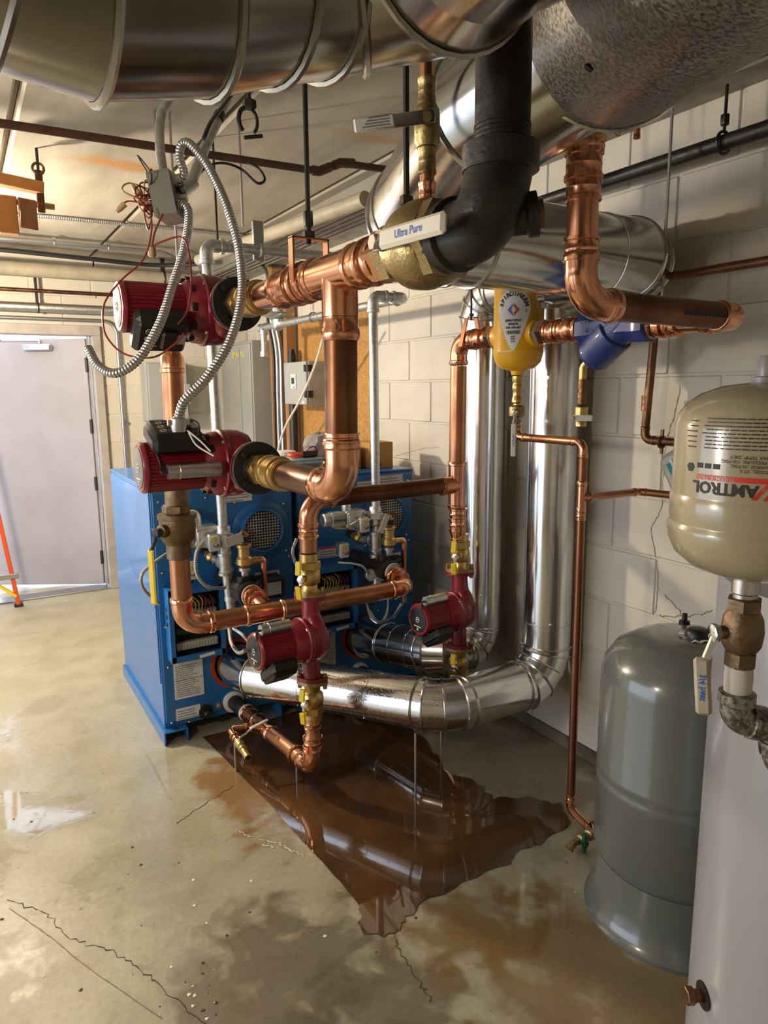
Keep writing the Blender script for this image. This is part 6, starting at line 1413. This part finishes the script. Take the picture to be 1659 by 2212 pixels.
# piping below it
bz = z0; t = thing('tank_valve', 'brass ball valve with a marked cream lever under the beige tank', 'valve', (EC.x, EC.y, bz-.1)); vx_, vy_ = EC.x-.012, EC.y
part('nipple', MB().lathe([(.017, .005), (.017, -.02), (.015, -.022), (.015, -.03)], (vx_, vy_, bz), Z, 16), 'solder', t)
mb = hexnut(MB(), (vx_, vy_, bz-.045), Z, .022, .018); mb.lathe([(.018, 0), (.024, -.012), (.026, -.03), (.024, -.048), (.018, -.058)], (vx_, vy_, bz-.042), Z, 22); hexnut(mb, (vx_, vy_, bz-.118), Z, .021, .020); part('valve_body', mb, 'bronze_old', t)
st = V((-.86, .35, 0)).normalized(); s0 = V((vx_, vy_, bz-.072)); part('stem', MB().tube([s0, s0+st*.036], .009, 12), 'bronze_old', t); part('nut', hexnut(MB(), s0+st*.034, st, .012, .009), 'chrome', t)
h = part('lever', MB().tube([s0+st*.036, s0+st*.040-Z*.012, s0+st*.048-Z*.034], .0055, 8), 'chrome', t)
nrm = V((-EC.x, -EC.y, 0)).normalized(); gr = part('grip', MB().box(s0+st*.050-Z*.072, (.010, .020, .078), Matrix((nrm, Z.cross(nrm), Z)).transposed() @ Matrix.Rotation(.10, 3, 'X'), .004), 'cream_grip', h)
q = MB(); text_on(q, '3/4 heat', .011, s0+st*.050-Z*.072+nrm*.0056, -Z, Z.cross(nrm)*-1, 1, .0003); part('pen_writing', q, 'blue_print', gr)
t = thing('galvanised_elbows', 'stack of grey galvanised elbows below the tank valve', 'pipe', (vx_, vy_, bz-.2)); e1 = V((vx_, vy_, bz-.118)); rt_ = CR
gal_pipe(t, [e1, e1-Z*.075, e1-Z*.075+V((.045, -.03, -.01)), e1-Z*.14+V((.05, -.035, 0)), e1-Z*.15+V((.12, -.09, 0))], .0165, .022, 'galv_old'); part('tape', MB().lathe([(.0172, 0), (.0176, .02), (.017, .034)], e1-Z*.036, Z, 16), 'tape_white', t)
# bottle lying behind the beige tank
p = at(1462, 1000, 'x', 2.05); t = thing('jug', 'pale plastic jug with a blue label tucked behind the beige tank', 'jug', p)
Rj = Matrix.Rotation(-.55, 3, 'X'); part('body', MB().box(p+V((0, -.05, 0)), (.09, .17, .13), Rj, .02), 'pale_tank', t); part('label', MB().box(p+V((-.047, -.065, -.01)), (.002, .11, .085), Rj), 'teal', t)
q = MB(); text_on(q, 'LE', .045, p+V((-.0495, -.035, .008)), Rj @ -Y, Rj @ Z, 1, .002); part('lettering', q, 'white_label', t)
part('holder', MB().box(p+V((.06, -.10, -.09)), (.10, .20, .012), None, .002), 'rust_pipe', t)

# ================================================================== junction box, flexible conduits and loose wires
JD = 1.86
jb = dp(362, 428, JD); t = thing('junction_box', 'open steel junction box bristling with red wires', 'junction box', jb)
jr = CR.copy(); jr.z = 0; jr.normalize(); jf = V((-jr.y, jr.x, 0)); tilt = Matrix((jr, jf, Z)).transposed() @ Matrix.Rotation(-.15, 3, 'Y')
hw = .052; hx_ = .028
mb = MB()
for (c, s) in (((hx_, 0, 0), (.003, .11, .11)), ((0, hw, 0), (.055, .003, .11)), ((0, 0, hw), (.055, .11, .003)), ((0, 0, -hw), (.055, .11, .003)), ((0, -hw, 0), (.055, .003, .11))): mb.box(jb + tilt @ V(c), s, tilt)
part('box', mb, 'box_steel', t)
rim = MB()
for c, s in (((-hx_, 0, hw-.006), (.003, .105, .012)), ((-hx_, 0, -hw+.006), (.003, .105, .012)), ((-hx_, -hw+.006, 0), (.003, .012, .105)), ((-hx_, hw-.006, 0), (.003, .012, .105))): rim.box(jb + tilt @ V(c), s, tilt)
part('rim', rim, 'box_steel', t)
for i, (u_, v_) in enumerate(((.03, .035), (.05, -.005), (.052, -.04))): part('connector', MB().lathe([(.017, 0), (.017, .008), (.013, .009), (.013, .022)], jb + tilt @ V((hx_, -.02+.02*i, v_)), tilt @ X, 12), 'steel', t)
rn = random.Random(12)
for k in range(13):
    a = jb + tilt @ V((-hx_*.8, rn.uniform(-.03, .03), rn.uniform(-.04, .045))); b = a + V((-rn.uniform(.02, .06), rn.uniform(-.03, .01), rn.uniform(-.02, .05))); c = b + V((rn.uniform(-.02, .03), rn.uniform(-.02, .02), rn.uniform(-.07, -.01)))
    part('wire', MB().tube(spline([a, b, c, a+V((-.015, 0, -.03))], 6), .0022, 5), ('wire_red', 'wire_red', 'wire_nut', 'wire_black', 'wire_red')[k % 5], t)
for (x, y, x2, y2) in ((292, 408, 305, 425), (258, 452, 275, 435), (315, 450, 328, 430)):
    e = dp(x, y, JD-.03); s = dp(x2, y2, JD-.03); d = (e-s).normalized(); part('wire_nut', MB().lathe([(.008, 0), (.007, .02), (.004, .03)], s+(e-s)*.3, d, 10), 'wire_nut', t); part('wire', MB().tube(spline([jb + tilt @ V((-hx_, 0, -.02)), dp((x2+340)/2, (y2+420)/2+12, JD-.03), s, e], 6), .0022, 5), 'wire_red', t)
# feed conduits from the ceiling into the box
c1 = [dp(365, 215, JD+.05), dp(348, 250, JD+.04), dp(345, 310, JD+.02), dp(352, 372, JD)]
single('bent_conduit', MB().tube(spline([V((c1[0].x+.10, c1[0].y+.06, 2.60)), c1[0]+V((.035, .02, .10))]+c1, 7), .0125, 12), 'galv_pipe', 'bent steel conduit entering the junction box from above', 'conduit', c1[-1])
t = thing('feed_conduit', 'long straight conduit slanting from the ceiling into the junction box', 'conduit', dp(385, 418, JD))
cc_ = [dp(388, 416, JD), dp(412, 398, JD+.02), dp(440, 325, JD+.12), dp(490, 215, JD+.30)]; cd_ = (cc_[-1]-cc_[-2]); cc_.append(cc_[-1]+cd_*((2.60-cc_[-1].z)/cd_.z))
part('pipe', MB().tube(fillet(cc_, .05), .0145, 14), 'galv_pipe', t); part('coupling', MB().lathe([(.017, 0), (.017, .05)], dp(392, 414, JD), (cc_[1]-cc_[0]), 14), 'steel', t)
part('taped_cable', MB().tube(spline([dp(440, 300, JD+.10), dp(455, 265, JD+.13), dp(478, 235, JD+.2), dp(500, 205, JD+.28)]), .006, 6), 'wire_black', t); part('tape', MB().lathe([(.017, 0), (.017, .03)], dp(470, 258, JD+.22), cc_[3]-cc_[2], 12), 'black_plastic', t)
single('loose_cable', MB().tube(spline([dp(420, 390, JD+.1), dp(445, 362, JD+.15), dp(480, 352, JD+.2), dp(520, 365, JD+.25), dp(555, 395, JD+.25), dp(572, 388, JD+.25), dp(560, 365, JD+.25), dp(535, 350, JD+.25)]), .004, 6), 'wire_black', 'thin black cable curling under the rusty ceiling pipe', 'cable')
# armoured whips to the pumps
D0 = JD-.02
w1_ = [dp(388, 390, D0), dp(398, 375, D0-.01), dp(388, 340, D0-.02), dp(393, 312, D0-.03), dp(412, 312, D0-.04), dp(450, 360, D0-.05), dp(492, 450, D0-.08), dp(518, 545, D0-.1), dp(522, 640, D0-.14), dp(497, 735, D0-.18), dp(448, 815, D0-.2), dp(400, 865, D0-.2), dp(385, 905, D0-.19)]
t = thing('flexible_conduit', 'armoured flexible conduit looping over and down to the middle pump', 'conduit', w1_[-1]); part('hose', flex(w1_, .0115, .0078, 10, 10), 'flex_steel', t); part('connector', MB().lathe([(.015, 0), (.018, .012), (.018, .03), (.013, .034)], w1_[-1]-Z*.03, Z, 12).box(w1_[-1]-Z*.008, (.05, .012, .012)), 'steel', t)
w2_ = [dp(383, 440, D0), dp(402, 446, D0-.01), dp(408, 475, D0-.02), dp(398, 540, D0-.05), dp(372, 620, D0-.09), dp(345, 700, D0-.13), dp(300, 775, D0-.16), dp(250, 806, D0-.16), dp(212, 790, D0-.14), dp(190, 752, D0-.12)]
single('flexible_conduit', flex(w2_, .0115, .0078, 10, 10), 'flex_steel', 'armoured flexible conduit hanging in a loose loop past the uppermost pump', 'conduit', w2_[0])
# red and black single wires
def wire(pts, m, lb, r=.0024, D=None, ends=False):
    P = [dp(x, y, d) for x, y, d in pts]; t = thing('loose_wire', lb, 'wire', P[0]); part('strand', MB().tube(spline(P, 7), r, 6), m, t)
    if ends: d = (P[-1]-P[-2]).normalized(); part('wire_nut', MB().lathe([(.004, -.004), (.009, 0), (.010, .018), (.006, .024)], P[-1], -Z, 10), 'wire_nut', t)
wire([(325, 450, 1.80), (327, 500, 1.79), (310, 560, 1.78), (262, 605, 1.77), (228, 650, 1.75), (222, 690, 1.74), (232, 730, 1.73), (270, 765, 1.72), (330, 772, 1.71), (375, 745, 1.70), (398, 720, 1.70)], 'wire_red', 'long red wire looping round the end of the uppermost pump')
wire([(352, 462, 1.80), (335, 500, 1.79), (328, 535, 1.79)], 'wire_red', 'short red wire ending in an orange wire nut', ends=True)
wire([(330, 532, 1.79), (350, 522, 1.78), (392, 512, 1.77), (408, 545, 1.76), (413, 610, 1.74), (405, 670, 1.72), (385, 700, 1.71)], 'wire_red', 'red wire dropping from the wire nut to the upper terminal box')
for i, (pts, lb) in enumerate((([(405, 930, 1.62), (430, 950, 1.61), (455, 975, 1.60)], 'white wire poking out of the middle pump box, upper one'), ([(408, 935, 1.62), (425, 962, 1.61), (462, 985, 1.60)], 'white wire poking out of the middle pump box, lower one'))): wire(pts, 'wire_white', lb, .002)
wire([(412, 905, 1.63), (428, 915, 1.63), (430, 935, 1.62), (418, 945, 1.62)], 'wire_black', 'short black wire hooked above the middle pump box', .002)
# conduits around the boilers
def whip(ps, lb, r=.0075, m='flex_steel'):
    P = [at(x, y, 'y', yy) for x, y, yy in ps]; single('boiler_whip', flex(P, r, .0075, 8, 8), m, lb, 'conduit', P[0], 'small conduits on the boilers')
whip([(362, 1195, 3.03), (325, 1222, 2.95), (305, 1245, 2.92), (312, 1275, 2.94), (345, 1305, 3.03)], 'small flexible conduit looping past the yellow lever on the left')
whip([(440, 1168, 2.84), (424, 1195, 2.82), (425, 1240, 2.82), (450, 1268, 2.84), (490, 1270, 2.9)], 'flexible conduit curling from the left pressure switch')
whip([(640, 1165, 2.9), (632, 1195, 2.85), (645, 1230, 2.85), (660, 1240, 2.9)], 'flexible conduit behind the lower pump riser')
whip([(495, 1360, 2.7), (500, 1390, 2.6), (515, 1410, 2.45), (530, 1405, 2.35)], 'flexible conduit running to the lower pump box')
whip([(505, 1358, 2.72), (525, 1372, 2.6), (540, 1390, 2.45)], 'second flexible conduit behind the lower pump motor')
whip([(792, 1305, 2.9), (802, 1335, 2.8), (820, 1345, 2.75), (835, 1325, 2.8), (837, 1295, 2.9)], 'flexible conduit hanging in a loop under the right outlet')
whip([(798, 1320, 2.85), (815, 1342, 2.75), (845, 1335, 2.6), (868, 1305, 2.42)], 'flexible conduit sagging toward the right pump')
whip([(755, 1135, 2.9), (775, 1125, 2.88), (800, 1123, 2.88)], 'short flexible conduit behind the right gas drop', .006)
whip([(730, 1215, 2.9), (765, 1218, 2.85), (785, 1225, 2.83), (795, 1240, 2.83)], 'flexible conduit below the right pressure switch', .006)
t = thing('gauge', 'small round pressure gauge behind the right gas drop', 'gauge', at(797, 1240, 'y', 2.86)); p = at(797, 1240, 'y', 2.86); part('case', MB().lathe([(.028, 0), (.03, .006), (.03, .022), (.027, .025)], p, -Y, 24), 'steel', t); part('dial', MB().lathe([(.026, .0252), (.026, .026)], p, -Y, 24), 'white_label', t)
